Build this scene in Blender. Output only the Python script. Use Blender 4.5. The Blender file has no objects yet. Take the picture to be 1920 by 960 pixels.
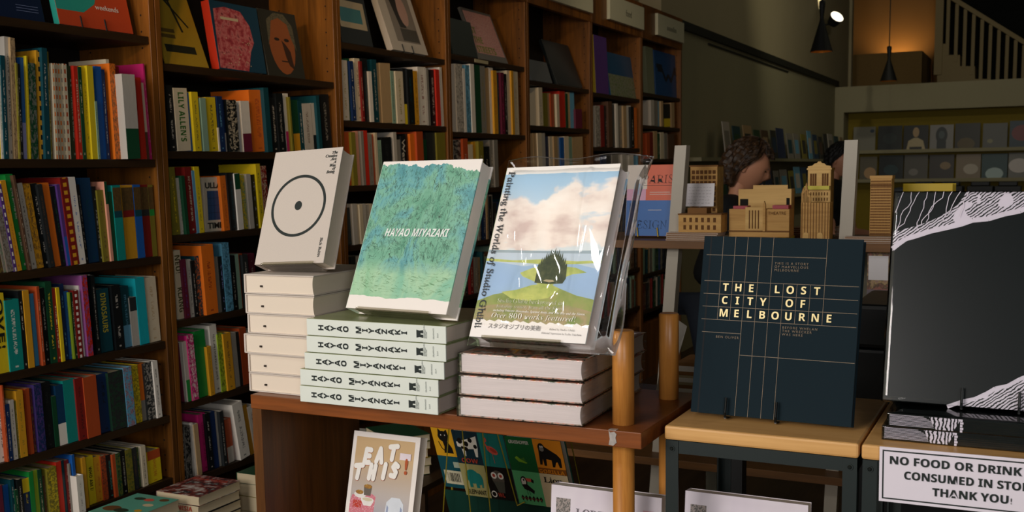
import bpy, bmesh, math, random
from mathutils import Matrix, Vector
from math import radians, sin, cos, tan, pi, atan2, sqrt
random.seed(7)
S = bpy.context.scene
COL = S.collection

# ------------------------------------------------------------------ camera
FOC, PCX, PCY, EYE = 2000.0, 960.0, 556.0, 1.5
YAW, PITCH, ROLL = radians(26.5003), radians(6.7), radians(0.95)
_f0 = Vector((-sin(YAW), cos(YAW), 0)); _r0 = Vector((cos(YAW), sin(YAW), 0)); _u0 = Vector((0, 0, 1))
CF = cos(PITCH)*_f0 - sin(PITCH)*_u0
_u = sin(PITCH)*_f0 + cos(PITCH)*_u0
CR = cos(ROLL)*_r0 - sin(ROLL)*_u
CU = sin(ROLL)*_r0 + cos(ROLL)*_u
CAMO = Vector((0, 0, EYE))
cam = bpy.data.cameras.new('camera'); camo = bpy.data.objects.new('camera', cam); COL.objects.link(camo)
camo.matrix_world = Matrix(((CR.x, CU.x, -CF.x, 0), (CR.y, CU.y, -CF.y, 0), (CR.z, CU.z, -CF.z, EYE), (0, 0, 0, 1)))
cam.sensor_width = 36; cam.lens = FOC/1920*36; cam.shift_y = (PCY-480)/1920
cam.clip_start = .05; cam.clip_end = 100
cam.dof.use_dof = True; cam.dof.focus_distance = 2.15; cam.dof.aperture_fstop = 11.0
S.camera = camo
S.view_settings.view_transform = 'Standard'; S.view_settings.look = 'None'
S.view_settings.exposure = 0.0; S.view_settings.gamma = 1.0
S.view_settings.use_curve_mapping = False

# ------------------------------------------------------------------ light
w = bpy.data.worlds.new('world'); S.world = w; w.use_nodes = True
w.node_tree.nodes['Background'].inputs[0].default_value = (.75, .88, 1.0, 1)
w.node_tree.nodes['Background'].inputs[1].default_value = 0.006
def area(name, loc, target, sx, sy, power, color):
    l = bpy.data.lights.new(name, 'AREA'); l.shape = 'RECTANGLE'; l.size = sx; l.size_y = sy; l.energy = power; l.color = color
    o = bpy.data.objects.new(name, l); COL.objects.link(o); o.location = loc
    o.rotation_euler = (Vector(target)-Vector(loc)).to_track_quat('-Z', 'Y').to_euler(); return o
def spot(name, loc, target, power, color, ang=50, size=.05):
    l = bpy.data.lights.new(name, 'SPOT'); l.energy = power; l.color = color; l.spot_size = radians(ang); l.spot_blend = .8; l.shadow_soft_size = size
    o = bpy.data.objects.new(name, l); COL.objects.link(o); o.location = loc
    o.rotation_euler = (Vector(target)-Vector(loc)).to_track_quat('-Z', 'Y').to_euler(); return o
area('shop_window_daylight', (-1.75, -1.5, 2.0), (-1.0, 1.9, 1.15), 1.7, 1.3, 76, (1, .93, .88))
area('right_fill_light', (1.6, -1.9, 1.9), (-1.4, 2.6, 1.3), 1.0, 1.6, 42, (.98, .96, .96))  # added fill for faces turned to the right; no doorway behind it
spot('warm_upright_fill', (-1.45, .5, 2.35), (-2.5, 3.7, 2.15), 70, (1, .62, .27), 34, .08)  # added warm spot brightening the upper uprights; no such lamp in view
for _l in ((-2.25, .1, 3.15), (-1.5, -.3, 3.3), (-2.5, -.9, 2.9)): area('film_glint_light', _l, (-1.0, 1.7, 1.3), .14, .14, 5, (1, .95, .88))  # added small lights for glints on the plastic film; no fixtures
area('back_wall_fill', (0.3, 10.5, 4.9), (-.6, 11.0, 0), 3.0, 5.0, 16, (1, .93, .70))  # added overhead fill lifting the far left wall; no panel there
spot('ceiling_spot_bookcases', (-0.9, 2.2, 3.1), (-2.5, 4.6, 1.8), 36, (1, .76, .50), 62)
spot('ceiling_spot_bookcase_end', (-1.0, 5.6, 3.2), (-2.5, 6.6, 1.9), 14, (1, .82, .6), 60)
spot('ceiling_spot_back', (-0.6, 9.0, 3.6), (-1.5, 15.4, 1.9), 70, (1, .90, .72), 80)
spot('spot_wall_wash', (-1.3, 10.0, 4.2), (-2.6, 12.5, 3.3), 22, (1, .93, .66), 90)

# ------------------------------------------------------------------ pixel rays of the photograph -> points on measured planes
def ray(px, py): return CR*((px-PCX)/FOC) - CU*((py-PCY)/FOC) + CF
def atx(px, py, x): d = ray(px, py); return CAMO + d*(x/d.x)
def aty(px, py, y): d = ray(px, py); return CAMO + d*(y/d.y)
def atz(px, py, z): d = ray(px, py); return CAMO + d*((z-EYE)/d.z)
def proj(p):
    p = Vector(p)-CAMO; d = p.dot(CF); return PCX+FOC*p.dot(CR)/d, PCY-FOC*p.dot(CU)/d

# ------------------------------------------------------------------ materials
def srgb(h):
    h = h.lstrip('#'); c = [int(h[i:i+2], 16)/255 for i in (0, 2, 4)]
    return tuple((x/12.92 if x <= .04045 else ((x+.055)/1.055)**2.4) for x in c)+(1,)
PAL = dict(white=('F0E9DC', 'white'), cream=('E2D3B4', 'cream'), grey=('8E897F', 'grey'), lgrey=('C6BFB3', 'light grey'),
 black=('14181A', 'black'), char=('2B2F30', 'charcoal'), navy=('17305C', 'navy'), blue=('1C5FB0', 'blue'), lblue=('66A6C6', 'pale blue'),
 sky=('2E93C4', 'sky blue'), teal=('129086', 'teal'), dteal=('0F4650', 'dark teal'), dgreen=('154A2E', 'dark green'), green=('1B8F3C', 'green'),
 lime=('9EBB2E', 'lime'), olive=('857C2A', 'olive'), yellow=('E8CC22', 'yellow'), mustard=('DDA026', 'mustard'), orange=('F07A22', 'orange'),
 rust=('B84E24', 'rust'), red=('D0301E', 'red'), dred=('86201C', 'dark red'), maroon=('6A2038', 'maroon'), magenta=('D02A78', 'magenta'),
 purple=('5C3C84', 'purple'), lilac=('8C92D0', 'lilac'), brown=('604432', 'brown'), tan=('BE9F74', 'tan'), turq=('18B0BC', 'turquoise'),
 peach=('EBA488', 'peach'), sage=('8FB09A', 'sage'), dblue=('123E62', 'dark blue'))
MATS = {}
def newmat(name):
    m = bpy.data.materials.new(name); m.use_nodes = True
    return m, m.node_tree.nodes, m.node_tree.links, m.node_tree.nodes['Principled BSDF']
def mixc(N, L, fac, a, b):
    n = N.new('ShaderNodeMix'); n.data_type = 'RGBA'
    for i, v in ((0, fac), (6, a), (7, b)):
        if hasattr(v, 'links'): L.new(v, n.inputs[i])
        else: n.inputs[i].default_value = v
    return n.outputs[2]
def mth(N, L, op, a, b=0.0, c=None):
    n = N.new('ShaderNodeMath'); n.operation = op
    for i, v in ((0, a), (1, b), (2, c)):
        if v is None: continue
        if hasattr(v, 'links'): L.new(v, n.inputs[i])
        else: n.inputs[i].default_value = v
    return n.outputs[0]
def noise(N, L, vec, scale, detail=2.0, rough=.5, dist=0.0):
    n = N.new('ShaderNodeTexNoise'); n.inputs['Scale'].default_value = scale; n.inputs['Detail'].default_value = detail
    n.inputs['Roughness'].default_value = rough; n.inputs['Distortion'].default_value = dist
    if vec is not None: L.new(vec, n.inputs['Vector'])
    return n.outputs[0]
def scaled(N, L, vec, sc):
    n = N.new('ShaderNodeMapping'); n.inputs['Scale'].default_value = sc; L.new(vec, n.inputs['Vector']); return n.outputs[0]
def ramp(N, L, fac, stops, interp='LINEAR'):
    n = N.new('ShaderNodeValToRGB'); L.new(fac, n.inputs[0]); cr = n.color_ramp; cr.interpolation = interp
    while len(cr.elements) < len(stops): cr.elements.new(.5)
    for e, (p, c) in zip(cr.elements, stops): e.position = p; e.color = c
    return n.outputs[0]
def plain(name, hexc, rough=.55, metal=0, var=.12, scale=30, emit=None, stretch=(1, 1, 1), spec=.4, bump=0):
    if name in MATS: return MATS[name]
    m, N, L, B = newmat(name); c = srgb(hexc)
    tc = N.new('ShaderNodeTexCoord'); v = scaled(N, L, tc.outputs['Object'], stretch)
    nz = noise(N, L, v, scale, 3)
    d = tuple(x*(1-var) for x in c[:3])+(1,); e = tuple(min(1, x*(1+var)) for x in c[:3])+(1,)
    L.new(mixc(N, L, nz, d, e), B.inputs['Base Color'])
    B.inputs['Roughness'].default_value = rough; B.inputs['Metallic'].default_value = metal; B.inputs['Specular IOR Level'].default_value = spec
    if bump:
        b = N.new('ShaderNodeBump'); b.inputs['Strength'].default_value = bump; b.inputs['Distance'].default_value = .002; L.new(nz, b.inputs['Height']); L.new(b.outputs[0], B.inputs['Normal'])
    if emit:
        B.inputs['Emission Color'].default_value = srgb(emit[0]); B.inputs['Emission Strength'].default_value = emit[1]
    MATS[name] = m; return m
def wood(name, a, b, axis=0, scale=14, rough=.45, spec=.35):
    if name in MATS: return MATS[name]
    m, N, L, B = newmat(name); tc = N.new('ShaderNodeTexCoord')
    st = [1, 1, 1]; st[axis] = .07
    v = scaled(N, L, tc.outputs['Object'], st)
    n1 = noise(N, L, v, scale*2.2, 5, .6, 1.0); n2 = noise(N, L, v, scale*14, 3, .6)
    f = mth(N, L, 'MULTIPLY_ADD', n2, .35, mth(N, L, 'MULTIPLY', n1, .7))
    f = mth(N, L, 'SUBTRACT', f, 0.0)
    L.new(ramp(N, L, f, [(.3, srgb(a)), (.72, srgb(b))]), B.inputs['Base Color'])
    B.inputs['Roughness'].default_value = rough; B.inputs['Specular IOR Level'].default_value = spec
    bp = N.new('ShaderNodeBump'); bp.inputs['Strength'].default_value = .15; bp.inputs['Distance'].default_value = .001; L.new(n2, bp.inputs['Height']); L.new(bp.outputs[0], B.inputs['Normal'])
    MATS[name] = m; return m
def bookmat(color, accent=None, style='t', hexc=None):
    key = 'spine_%s_%s_%s' % (color, accent, style)
    if key in MATS: return MATS[key]
    m, N, L, B = newmat(key)
    base = srgb(PAL[color][0])
    if accent is None: accent = {'black': 'lgrey', 'char': 'lgrey', 'navy': 'lgrey', 'dteal': 'lgrey', 'dgreen': 'cream', 'white': 'char', 'cream': 'char', 'lgrey': 'char', 'yellow': 'char', 'mustard': 'brown', 'orange': 'dred', 'red': 'cream', 'dred': 'cream'}.get(color, 'cream' if sum(base[:3]) < .9 else 'char')
    acc = srgb(PAL[accent][0])
    uv = N.new('ShaderNodeUVMap'); sp = N.new('ShaderNodeSeparateXYZ'); L.new(uv.outputs[0], sp.inputs[0])
    oi = N.new('ShaderNodeObjectInfo')
    U, V = sp.outputs[0], sp.outputs[1]
    rnd = oi.outputs['Random']
    cmb = N.new('ShaderNodeCombineXYZ'); L.new(U, cmb.inputs[0]); L.new(V, cmb.inputs[1]); L.new(mth(N, L, 'MULTIPLY', rnd, 37.0), cmb.inputs[2])
    vec = cmb.outputs[0]
    nz = noise(N, L, scaled(N, L, vec, (2.5, 2.5, 1)), 3, 3)
    col = mixc(N, L, nz, tuple(x*.82 for x in base[:3])+(1,), base)
    def band(lo, hi, src): return mth(N, L, 'MULTIPLY', mth(N, L, 'GREATER_THAN', src, lo), mth(N, L, 'LESS_THAN', src, hi))
    if 't' in style:
        let = mth(N, L, 'GREATER_THAN', noise(N, L, scaled(N, L, vec, (4.5, 62, 1)), 1.0, 1, .4), .50)
        word = mth(N, L, 'GREATER_THAN', noise(N, L, scaled(N, L, vec, (.2, 4.0, 1)), 1.0, 1), .40)
        mk = mth(N, L, 'MULTIPLY', mth(N, L, 'MULTIPLY', let, word), mth(N, L, 'MULTIPLY', band(.38, .64, U), band(.18, .86, V)))
        mk = mth(N, L, 'MAXIMUM', mk, mth(N, L, 'MULTIPLY', band(.38, .62, U), band(.045, .07, V)))
        col = mixc(N, L, mth(N, L, 'MULTIPLY', mk, .7), col, acc)
    if 'p' in style:   # busy illustrated spine
        a = noise(N, L, scaled(N, L, vec, (2, 9, 1)), 2, 3, .7)
        col = mixc(N, L, mth(N, L, 'MULTIPLY', mth(N, L, 'GREATER_THAN', a, .52), .55), col, acc)
        col = mixc(N, L, mth(N, L, 'MULTIPLY', mth(N, L, 'GREATER_THAN', noise(N, L, scaled(N, L, vec, (3, 16, 5)), 2, 2, .6), .60), .6), col, srgb('1A2020'))
    if 'b' in style:   # band at the head
        col = mixc(N, L, mth(N, L, 'MULTIPLY', band(.72, 1.1, V), mth(N, L, 'GREATER_THAN', U, -.5)), col, acc)
    if 'l' in style:   # lower third other colour
        col = mixc(N, L, mth(N, L, 'MULTIPLY', mth(N, L, 'LESS_THAN', V, .36), mth(N, L, 'GREATER_THAN', U, -.5)), col, acc)
    if 'c' in style:   # checked / beaded
        ck = mth(N, L, 'GREATER_THAN', mth(N, L, 'SINE', mth(N, L, 'MULTIPLY', V, 70.0)), 0.0)
        col = mixc(N, L, mth(N, L, 'MULTIPLY', ck, band(.3, .75, U)), col, acc)
    if 's' in style:   # picture panel above a plain lower half
        a = noise(N, L, scaled(N, L, vec, (3, 12, 1)), 2, 3)
        pic = mixc(N, L, a, srgb('2A2A18'), srgb('7A5A30'))
        col = mixc(N, L, band(.66, .97, V), col, pic)
        col = mixc(N, L, band(.57, .66, V), col, acc)
    L.new(col, B.inputs['Base Color']); B.inputs['Roughness'].default_value = .42; B.inputs['Specular IOR Level'].default_value = .35
    MATS[key] = m; return m
def pagemat(name='paper_pages', hexc='DCCDB0', var=.18, axis=1, scale=900):
    if name in MATS: return MATS[name]
    m, N, L, B = newmat(name); tc = N.new('ShaderNodeTexCoord'); st = [.01, .01, .01]; st[axis] = 1
    nz = noise(N, L, scaled(N, L, tc.outputs['Object'], st), scale, 3, .8)
    c = srgb(hexc); L.new(mixc(N, L, nz, tuple(x*(1-var) for x in c[:3])+(1,), c), B.inputs['Base Color'])
    B.inputs['Roughness'].default_value = .8; B.inputs['Specular IOR Level'].default_value = .2
    MATS[name] = m; return m
def plasticmat(name='clear_plastic', rough=.07, tint=(1, 1, 1, 1), base=.06):
    if name in MATS: return MATS[name]
    m = bpy.data.materials.new(name); m.use_nodes = True; N = m.node_tree.nodes; L = m.node_tree.links; N.clear()
    o = N.new('ShaderNodeOutputMaterial'); t = N.new('ShaderNodeBsdfTransparent'); g = N.new('ShaderNodeBsdfGlossy'); mx = N.new('ShaderNodeMixShader')
    t.inputs[0].default_value = tint; g.inputs['Roughness'].default_value = rough; g.inputs[0].default_value = (1, 1, 1, 1)
    lw = N.new('ShaderNodeLayerWeight'); lw.inputs[0].default_value = .25
    f = mth(N, L, 'MULTIPLY_ADD', lw.outputs['Fresnel'], .8, base)
    L.new(f, mx.inputs[0]); L.new(t.outputs[0], mx.inputs[1]); L.new(g.outputs[0], mx.inputs[2]); L.new(mx.outputs[0], o.inputs[0])
    MATS[name] = m; return m

# ------------------------------------------------------------------ geometry helpers
class MB:
    def __init__(s): s.v = []; s.f = []; s.m = []; s.uv = []; s.mats = []
    def slot(s, mat):
        if mat not in s.mats: s.mats.append(mat)
        return s.mats.index(mat)
    def face(s, pts, mat, uvs=None):
        b = len(s.v); s.v += [tuple(p) for p in pts]; s.f.append(tuple(range(b, b+len(pts)))); s.m.append(s.slot(mat)); s.uv.append(uvs or [(-1, -1)]*len(pts))
    def box(s, x0, x1, y0, y1, z0, z1, mat, M=None, skip=()):
        P = [Vector((x, y, z)) for z in (z0, z1) for y in (y0, y1) for x in (x0, x1)]
        if M is not None: P = [M @ p for p in P]
        for k, q in dict(b=(0, 2, 3, 1), t=(4, 5, 7, 6), f=(0, 1, 5, 4), k=(2, 6, 7, 3), l=(0, 4, 6, 2), r=(1, 3, 7, 5)).items():
            if k not in skip: s.face([P[i] for i in q], mat)
        return s
    def cyl(s, p0, p1, r0, r1, mat, n=16, cap=True):
        p0 = Vector(p0); p1 = Vector(p1); d = (p1-p0).normalized(); a = d.orthogonal().normalized(); b = d.cross(a)
        A = [p0+(a*cos(t)+b*sin(t))*r0 for t in [2*pi*i/n for i in range(n)]]; Bq = [p1+(a*cos(t)+b*sin(t))*r1 for t in [2*pi*i/n for i in range(n)]]
        for i in range(n): j = (i+1) % n; s.face([A[i], A[j], Bq[j], Bq[i]], mat)
        if cap: s.face(A[::-1], mat); s.face(Bq, mat)
        return s
    def tube(s, pts, r, mat, n=8):
        for a, b in zip(pts[:-1], pts[1:]): s.cyl(a, b, r, r, mat, n)
        return s
    def lathe(s, prof, mat, c=(0, 0, 0), n=28):
        c = Vector(c); R = [[c+Vector((r*cos(2*pi*i/n), r*sin(2*pi*i/n), z)) for i in range(n)] for r, z in prof]
        for k in range(len(prof)-1):
            for i in range(n): j = (i+1) % n; s.face([R[k][i], R[k][j], R[k+1][j], R[k+1][i]], mat)
        return s
    def prism(s, pts, y0, y1, mat, M=None):   # outline in x,z pushed from y0 to y1
        A = [Vector((x, y0, z)) for x, z in pts]; B_ = [Vector((x, y1, z)) for x, z in pts]
        if M is not None: A = [M @ p for p in A]; B_ = [M @ p for p in B_]
        s.face(A, mat); s.face(B_[::-1], mat); n = len(pts)
        for i in range(n): j = (i+1) % n; s.face([A[j], A[i], B_[i], B_[j]], mat)
        return s
    def build(s, name, parent=None, merge=True, smooth=False, bevel=0):
        me = bpy.data.meshes.new(name); me.from_pydata(s.v, [], s.f)
        for m in s.mats: me.materials.append(m)
        for p, mi in zip(me.polygons, s.m): p.material_index = mi
        ul = me.uv_layers.new(name='UVMap'); i = 0
        for uvs in s.uv:
            for q in uvs: ul.data[i].uv = q; i += 1
        if merge:
            bm = bmesh.new(); bm.from_mesh(me); bmesh.ops.remove_doubles(bm, verts=bm.verts, dist=1e-5)
            bmesh.ops.recalc_face_normals(bm, faces=bm.faces); bm.to_mesh(me); bm.free()
        if smooth:
            for p in me.polygons: p.use_smooth = True
        o = bpy.data.objects.new(name, me); COL.objects.link(o)
        if bevel:
            md = o.modifiers.new('bevel', 'BEVEL'); md.width = bevel; md.segments = 2; md.limit_method = 'ANGLE'
        if parent: o.parent = parent
        return o
def tag(o, label=None, cat=None, group=None, kind=None):
    if label: o['label'] = label
    if cat: o['category'] = cat
    if group: o['group'] = group
    if kind: o['kind'] = kind
    return o
def struct(o): o['kind'] = 'structure'; return o
def empty(name, M, label=None, cat=None, group=None):
    o = bpy.data.objects.new(name, None); COL.objects.link(o); o.empty_display_size = .05
    o.matrix_world = M if isinstance(M, Matrix) else Matrix.Translation(Vector(M)); return tag(o, label, cat, group)
def frame(o, X, Y, Z):
    return Matrix(((X[0], Y[0], Z[0], o[0]), (X[1], Y[1], Z[1], o[1]), (X[2], Y[2], Z[2], o[2]), (0, 0, 0, 1)))
def mathify(s, style):
    base = {'upital': None, 'serif': (0x1D400, 0x1D41A, 0x1D7CE), 'ital': (0x1D434, 0x1D44E, None), 'bital': (0x1D468, 0x1D482, 0x1D7CE), 'sans': (0x1D5D4, 0x1D5EE, 0x1D7EC), 'sansital': (0x1D63C, 0x1D656, 0x1D7EC)}[style]
    out = ''
    if style == 'upital': return mathify(s, 'ital')
    for ch in s:
        if 'A' <= ch <= 'Z': out += chr(base[0]+ord(ch)-65)
        elif 'a' <= ch <= 'z': out += 'ℎ' if style == 'ital' and ch == 'h' else chr(base[1]+ord(ch)-97)
        elif ch.isdigit() and base[2]: out += chr(base[2]+ord(ch)-48)
        else: out += ch
    return out
def text(name, body, parent, o, U, V, size, mat, style=None, align='LEFT', width=None, offset=0.0, line=1.0, ext=.0002, space=1.0, lift=.0006, height=None):
    """raised print: origin o, U = reading direction, V = up of the letters, in the parent's own axes"""
    c = bpy.data.curves.new(name, 'FONT'); c.body = mathify(body, style) if style else body
    c.size = size; offset = offset or (.010 if style in ('upital', 'ital') else 0.0); c.align_x = align; c.space_line = line; c.space_character = space; c.offset = offset*size; c.extrude = ext; c.resolution_u = 3
    t = bpy.data.objects.new(name, c); me = bpy.data.meshes.new_from_object(t); bpy.data.objects.remove(t)
    me.name = name; me.materials.clear(); me.materials.append(mat)
    if style == 'upital':
        for v in me.vertices: v.co.x -= (v.co.y-round(v.co.y/(line*size))*0)*.23 if '\n' not in body else 0
    if width and len(me.vertices):
        xs = [v.co.x for v in me.vertices]; k = width/(max(xs)-min(xs)); x0 = min(xs)
        ky = k if height is None else height/(max(v.co.y for v in me.vertices)-min(v.co.y for v in me.vertices))
        for v in me.vertices: v.co.x = (v.co.x-x0)*k if align == 'LEFT' else v.co.x*k; v.co.y *= ky
    ob = bpy.data.objects.new(name, me); COL.objects.link(ob)
    U = Vector(U).normalized(); V = Vector(V).normalized(); Nn = U.cross(V)
    ob.parent = parent; ob.matrix_local = frame(Vector(o)+Nn*lift, U, V, Nn); return ob
class Art:
    """flat printed shapes on a cover whose front is the local plane y=0 (x right, z up), all in one mesh"""
    def __init__(s): s.mb = MB(); s.k = 0
    def poly(s, pts, mat): s.k += 1; y = -.00015-.00004*s.k; s.mb.face([(x, y, z) for x, z in pts], mat); return s
    def rect(s, x0, z0, x1, z1, mat): return s.poly([(x0, z0), (x1, z0), (x1, z1), (x0, z1)], mat)
    def ell(s, x, z, rx, rz, mat, n=20, a0=0): return s.poly([(x+rx*cos(2*pi*i/n)*cos(a0)-rz*sin(2*pi*i/n)*sin(a0), z+rx*cos(2*pi*i/n)*sin(a0)+rz*sin(2*pi*i/n)*cos(a0)) for i in range(n)], mat)
    def line(s, x0, z0, x1, z1, w, mat):
        dx, dz = x1-x0, z1-z0; l = sqrt(dx*dx+dz*dz); nx, nz = -dz/l*w/2, dx/l*w/2
        return s.poly([(x0-nx, z0-nz), (x1-nx, z1-nz), (x1+nx, z1+nz), (x0+nx, z0+nz)], mat)
    def build(s, name, parent): return s.mb.build(name, parent, merge=False)

# ================================================================== THE ROOM
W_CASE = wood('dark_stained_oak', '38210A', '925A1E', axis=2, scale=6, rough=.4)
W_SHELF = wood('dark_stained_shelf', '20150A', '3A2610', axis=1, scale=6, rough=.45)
WALL = plain('olive_grey_paint', '9A9474', .8, var=.05, scale=4)
WALLU = plain('warm_grey_paint', 'B0A482', .8, var=.05, scale=4)
CASE_X = -2.5
def sbox(name, *a, mat=None): return struct(MB().box(*a, mat).build(name))
sbox('floor', -6, 3.6, -2.6, 21, -.05, 0, mat=wood('floor_boards', '2E1F14', '57402A', axis=1, scale=4))
sbox('wall_left', -3.0, -2.84, -2.6, 7.96, 0, 5.2, mat=WALL)
sbox('wall_left_back', -3.0, -2.62, 7.96, 15.4, 0, 2.62, mat=WALL)
sbox('wall_left_upper', -3.0, -2.66, 7.96, 16.6, 2.62, 5.2, mat=WALLU)
sbox('wall_right', 3.4, 3.55, -2.6, 21, 0, 5.2, mat=WALL)
sbox('wall_back', -6, 3.6, 19.4, 19.55, 0, 5.2, mat=plain('warm_ochre_paint', 'B98E55', .8, var=.04, scale=3))
sbox('wall_front', -3.0, 3.55, -2.75, -2.6, 0, .9, mat=WALL)
sbox('ceiling', -6, 3.6, -2.75, 21, 5.2, 5.3, mat=plain('dark_ceiling', '3A3A34', .9))
sbox('wall_stair_side', -6, -2.62, 16.6, 16.75, 0, 5.2, mat=WALLU)
# dark picture rail along the left wall
struct(MB().box(-2.66, -2.585, 7.85, 15.4, 2.59, 2.655, plain('dark_rail_paint', '23261F', .6)).build('trim_1'))
struct(MB().box(-2.62, -2.608, 9.08, 12.26, 2.545, 2.56, plain('dark_rail_paint', '23261F', .6)).build('trim_2'))
# record wall: pale frame, yellow back board, ledges
FR = plain('pale_frame_paint', 'A39C7C', .7, var=.04)
mb = MB(); mb.box(-2.62, 1.2, 15.3, 15.75, 2.225, 2.57, FR); mb.box(-2.62, -2.50, 15.3, 15.75, 0, 2.225, FR); mb.box(-2.5, 1.2, 15.7, 15.75, 0, 2.225, plain('mustard_backboard', '8E7A14', .7))
struct(mb.build('wall_records_partition'))
for i, zz in enumerate((1.69, 1.295)):
    struct(MB().box(-2.5, 1.2, 15.42, 15.70, zz-.03, zz, FR).box(-2.5, 1.2, 15.41, 15.425, zz-.03, zz+.015, FR).build('trim_%d' % (3+i)))

# ================================================================== BOOKCASES
UPR = [1.60, 2.555, 3.52, 4.395, 5.245, 6.15, 7.06, 7.97]
SHELVES = {
 1: [1.933, 1.555, 1.25, .978, .735, .528],
 2: [1.857, 1.582, 1.312, 1.035, .76, .502],
 3: [2.018, 1.712, 1.452, 1.212, .94, .66],
 4: [2.05, 1.69, 1.42, 1.16, .9, .62],
 5: [1.986, 1.746, 1.47, 1.2, .93, .66],
 6: [1.975, 1.641, 1.36, 1.09, .82, .55],
 7: [2.028, 1.804, 1.57, 1.30, 1.03, .76, .5]}
ORD = ['', 'leftmost', 'second', 'third', 'fourth', 'fifth', 'sixth', 'farthest']
CASE_D = .31
HOLE = plain('peg_hole', '1A0E06', .9)
for i in range(1, 8):
    y0, y1 = UPR[i-1], UPR[i]
    t = empty('bookcase', (CASE_X, (y0+y1)/2, 0), 'dark wooden bookcase of upright books, %s' % ('leftmost' if i == 1 else 'farthest' if i == 7 else ORD[i]+' from the left'), 'bookcase', 'wall bookcases')
    mw = t.matrix_world.inverted()
    def part(name, m, mat_=None):
        o = m.build(name, bevel=.0015); o.parent = t; o.matrix_parent_inverse = Matrix.Translation((-CASE_X, -(y0+y1)/2, 0)); return o
    tk = .024
    for (a, b) in ((y0+.002, y0+tk), (y1-tk, y1-.002)):
        m = MB().box(CASE_X-CASE_D, CASE_X, a, b, 0, 2.62, W_CASE)
        if b == y1-.002 or True:
            yy = a-.0006 if b > y0+.1 else b+.0006
            for hx in (-.035, -.26):
                for k in range(44):
                    z = .35+k*.05; m.face([(CASE_X+hx+dx*.0035, yy, z+dz*.0035) for dx, dz in ((1, 0), (.5, .87), (-.5, .87), (-1, 0), (-.5, -.87), (.5, -.87))], HOLE)
        part('side_panel', m)
    part('back_panel', MB().box(CASE_X-CASE_D-.012, CASE_X-CASE_D, y0+.002, y1-.002, 0, 2.62, wood('shade_toned_back_board', '0C0A07', '1C140B', axis=2, scale=6, rough=.7)))  # near-black board carries the shade of the shelf gaps in its colour
    for z in SHELVES[i]:
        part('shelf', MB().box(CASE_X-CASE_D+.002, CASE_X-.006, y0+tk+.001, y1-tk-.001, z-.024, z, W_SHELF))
    part('header', MB().box(CASE_X-.03, CASE_X+.004, y0+.002, y1-.002, 2.39, 2.62, W_CASE))
    part('base', MB().box(CASE_X-CASE_D, CASE_X-.01, y0+tk, y1-tk, .0, .40, W_CASE))
    # category sign plates
    SG = plain('sign_plate_grey', 'C9C6A8', .6, var=.03)
    if i >= 5:
        a, b, word = {5: (5.49, 6.12, 'travel'), 6: (6.40, 7.04, 'food'), 7: (7.33, 7.94, 'business')}[i]
        sg = MB().box(0, .022, a, b, 2.437, 2.585, SG).build('sign_plate', bevel=.001); sg.parent = t; sg.matrix_parent_inverse = Matrix.Translation((.0045, -(y0+y1)/2, 0))
        if i != 5 and i != 7:
            text('sign_lettering', word, sg, (.022, (a+b)/2+.02, 2.487), (0, 1, 0), (0, 0, 1), .06, plain('sign_ink', '4A4A3C', .7), align='CENTER')
        else:
            m = MB(); rr = random.Random(i)
            for k in range(8): m.box(.022, .0226, (a+b)/2-.1+k*.028, (a+b)/2-.083+k*.028, 2.489+rr.choice((0, .0)), 2.515+rr.choice((0, .012)), plain('sign_ink_faded', '6C6B58', .8))
            m.build('sign_lettering', sg, merge=False)

# ------------------------------------------------------------------ upright books
def book_mesh(mb, th, h, d, cm, pm, M, soft=False):
    """spine on local x=0 facing +x, thickness +y, height +z, depth -x"""
    k = .0012 if soft else .0022; ins = 0.0004 if soft else .003
    # cover: two boards + spine, pages inside
    P = lambda x, y, z: M @ Vector((x, y, z))
    def bx(x0, x1, y0, y1, z0, z1, mat, spine=False):
        c = [P(x, y, z) for z in (z0, z1) for y in (y0, y1) for x in (x0, x1)]
        Q = dict(b=(0, 2, 3, 1), t=(4, 5, 7, 6), f=(0, 1, 5, 4), k=(2, 6, 7, 3), l=(0, 4, 6, 2), r=(1, 3, 7, 5))
        for kk, q in Q.items():
            mb.face([c[i] for i in q], mat, [(0, 0), (1, 0), (1, 1), (0, 1)] if (spine and kk == 'r') else None)
    bx(-d, -k, 0, k, 0, h, cm); bx(-d, -k, th-k, th, 0, h, cm)
    bx(-k, 0, 0, th, 0, h, cm, True)
    bx(-d+ins, -k, k, th-k, ins, h-ins, pm)
def lerp_lean(lst, px):
    if px <= lst[0][0]: return lst[0][1]
    for (a, la), (b, lb) in zip(lst[:-1], lst[1:]):
        if px <= b: return la+(lb-la)*(px-a)/(b-a)
    return lst[-1][1]
PG = pagemat('paper_pages', 'CDBD9C'); PGW = pagemat('paper_pages_white', 'E2D8C8')
ALLB = []
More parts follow.
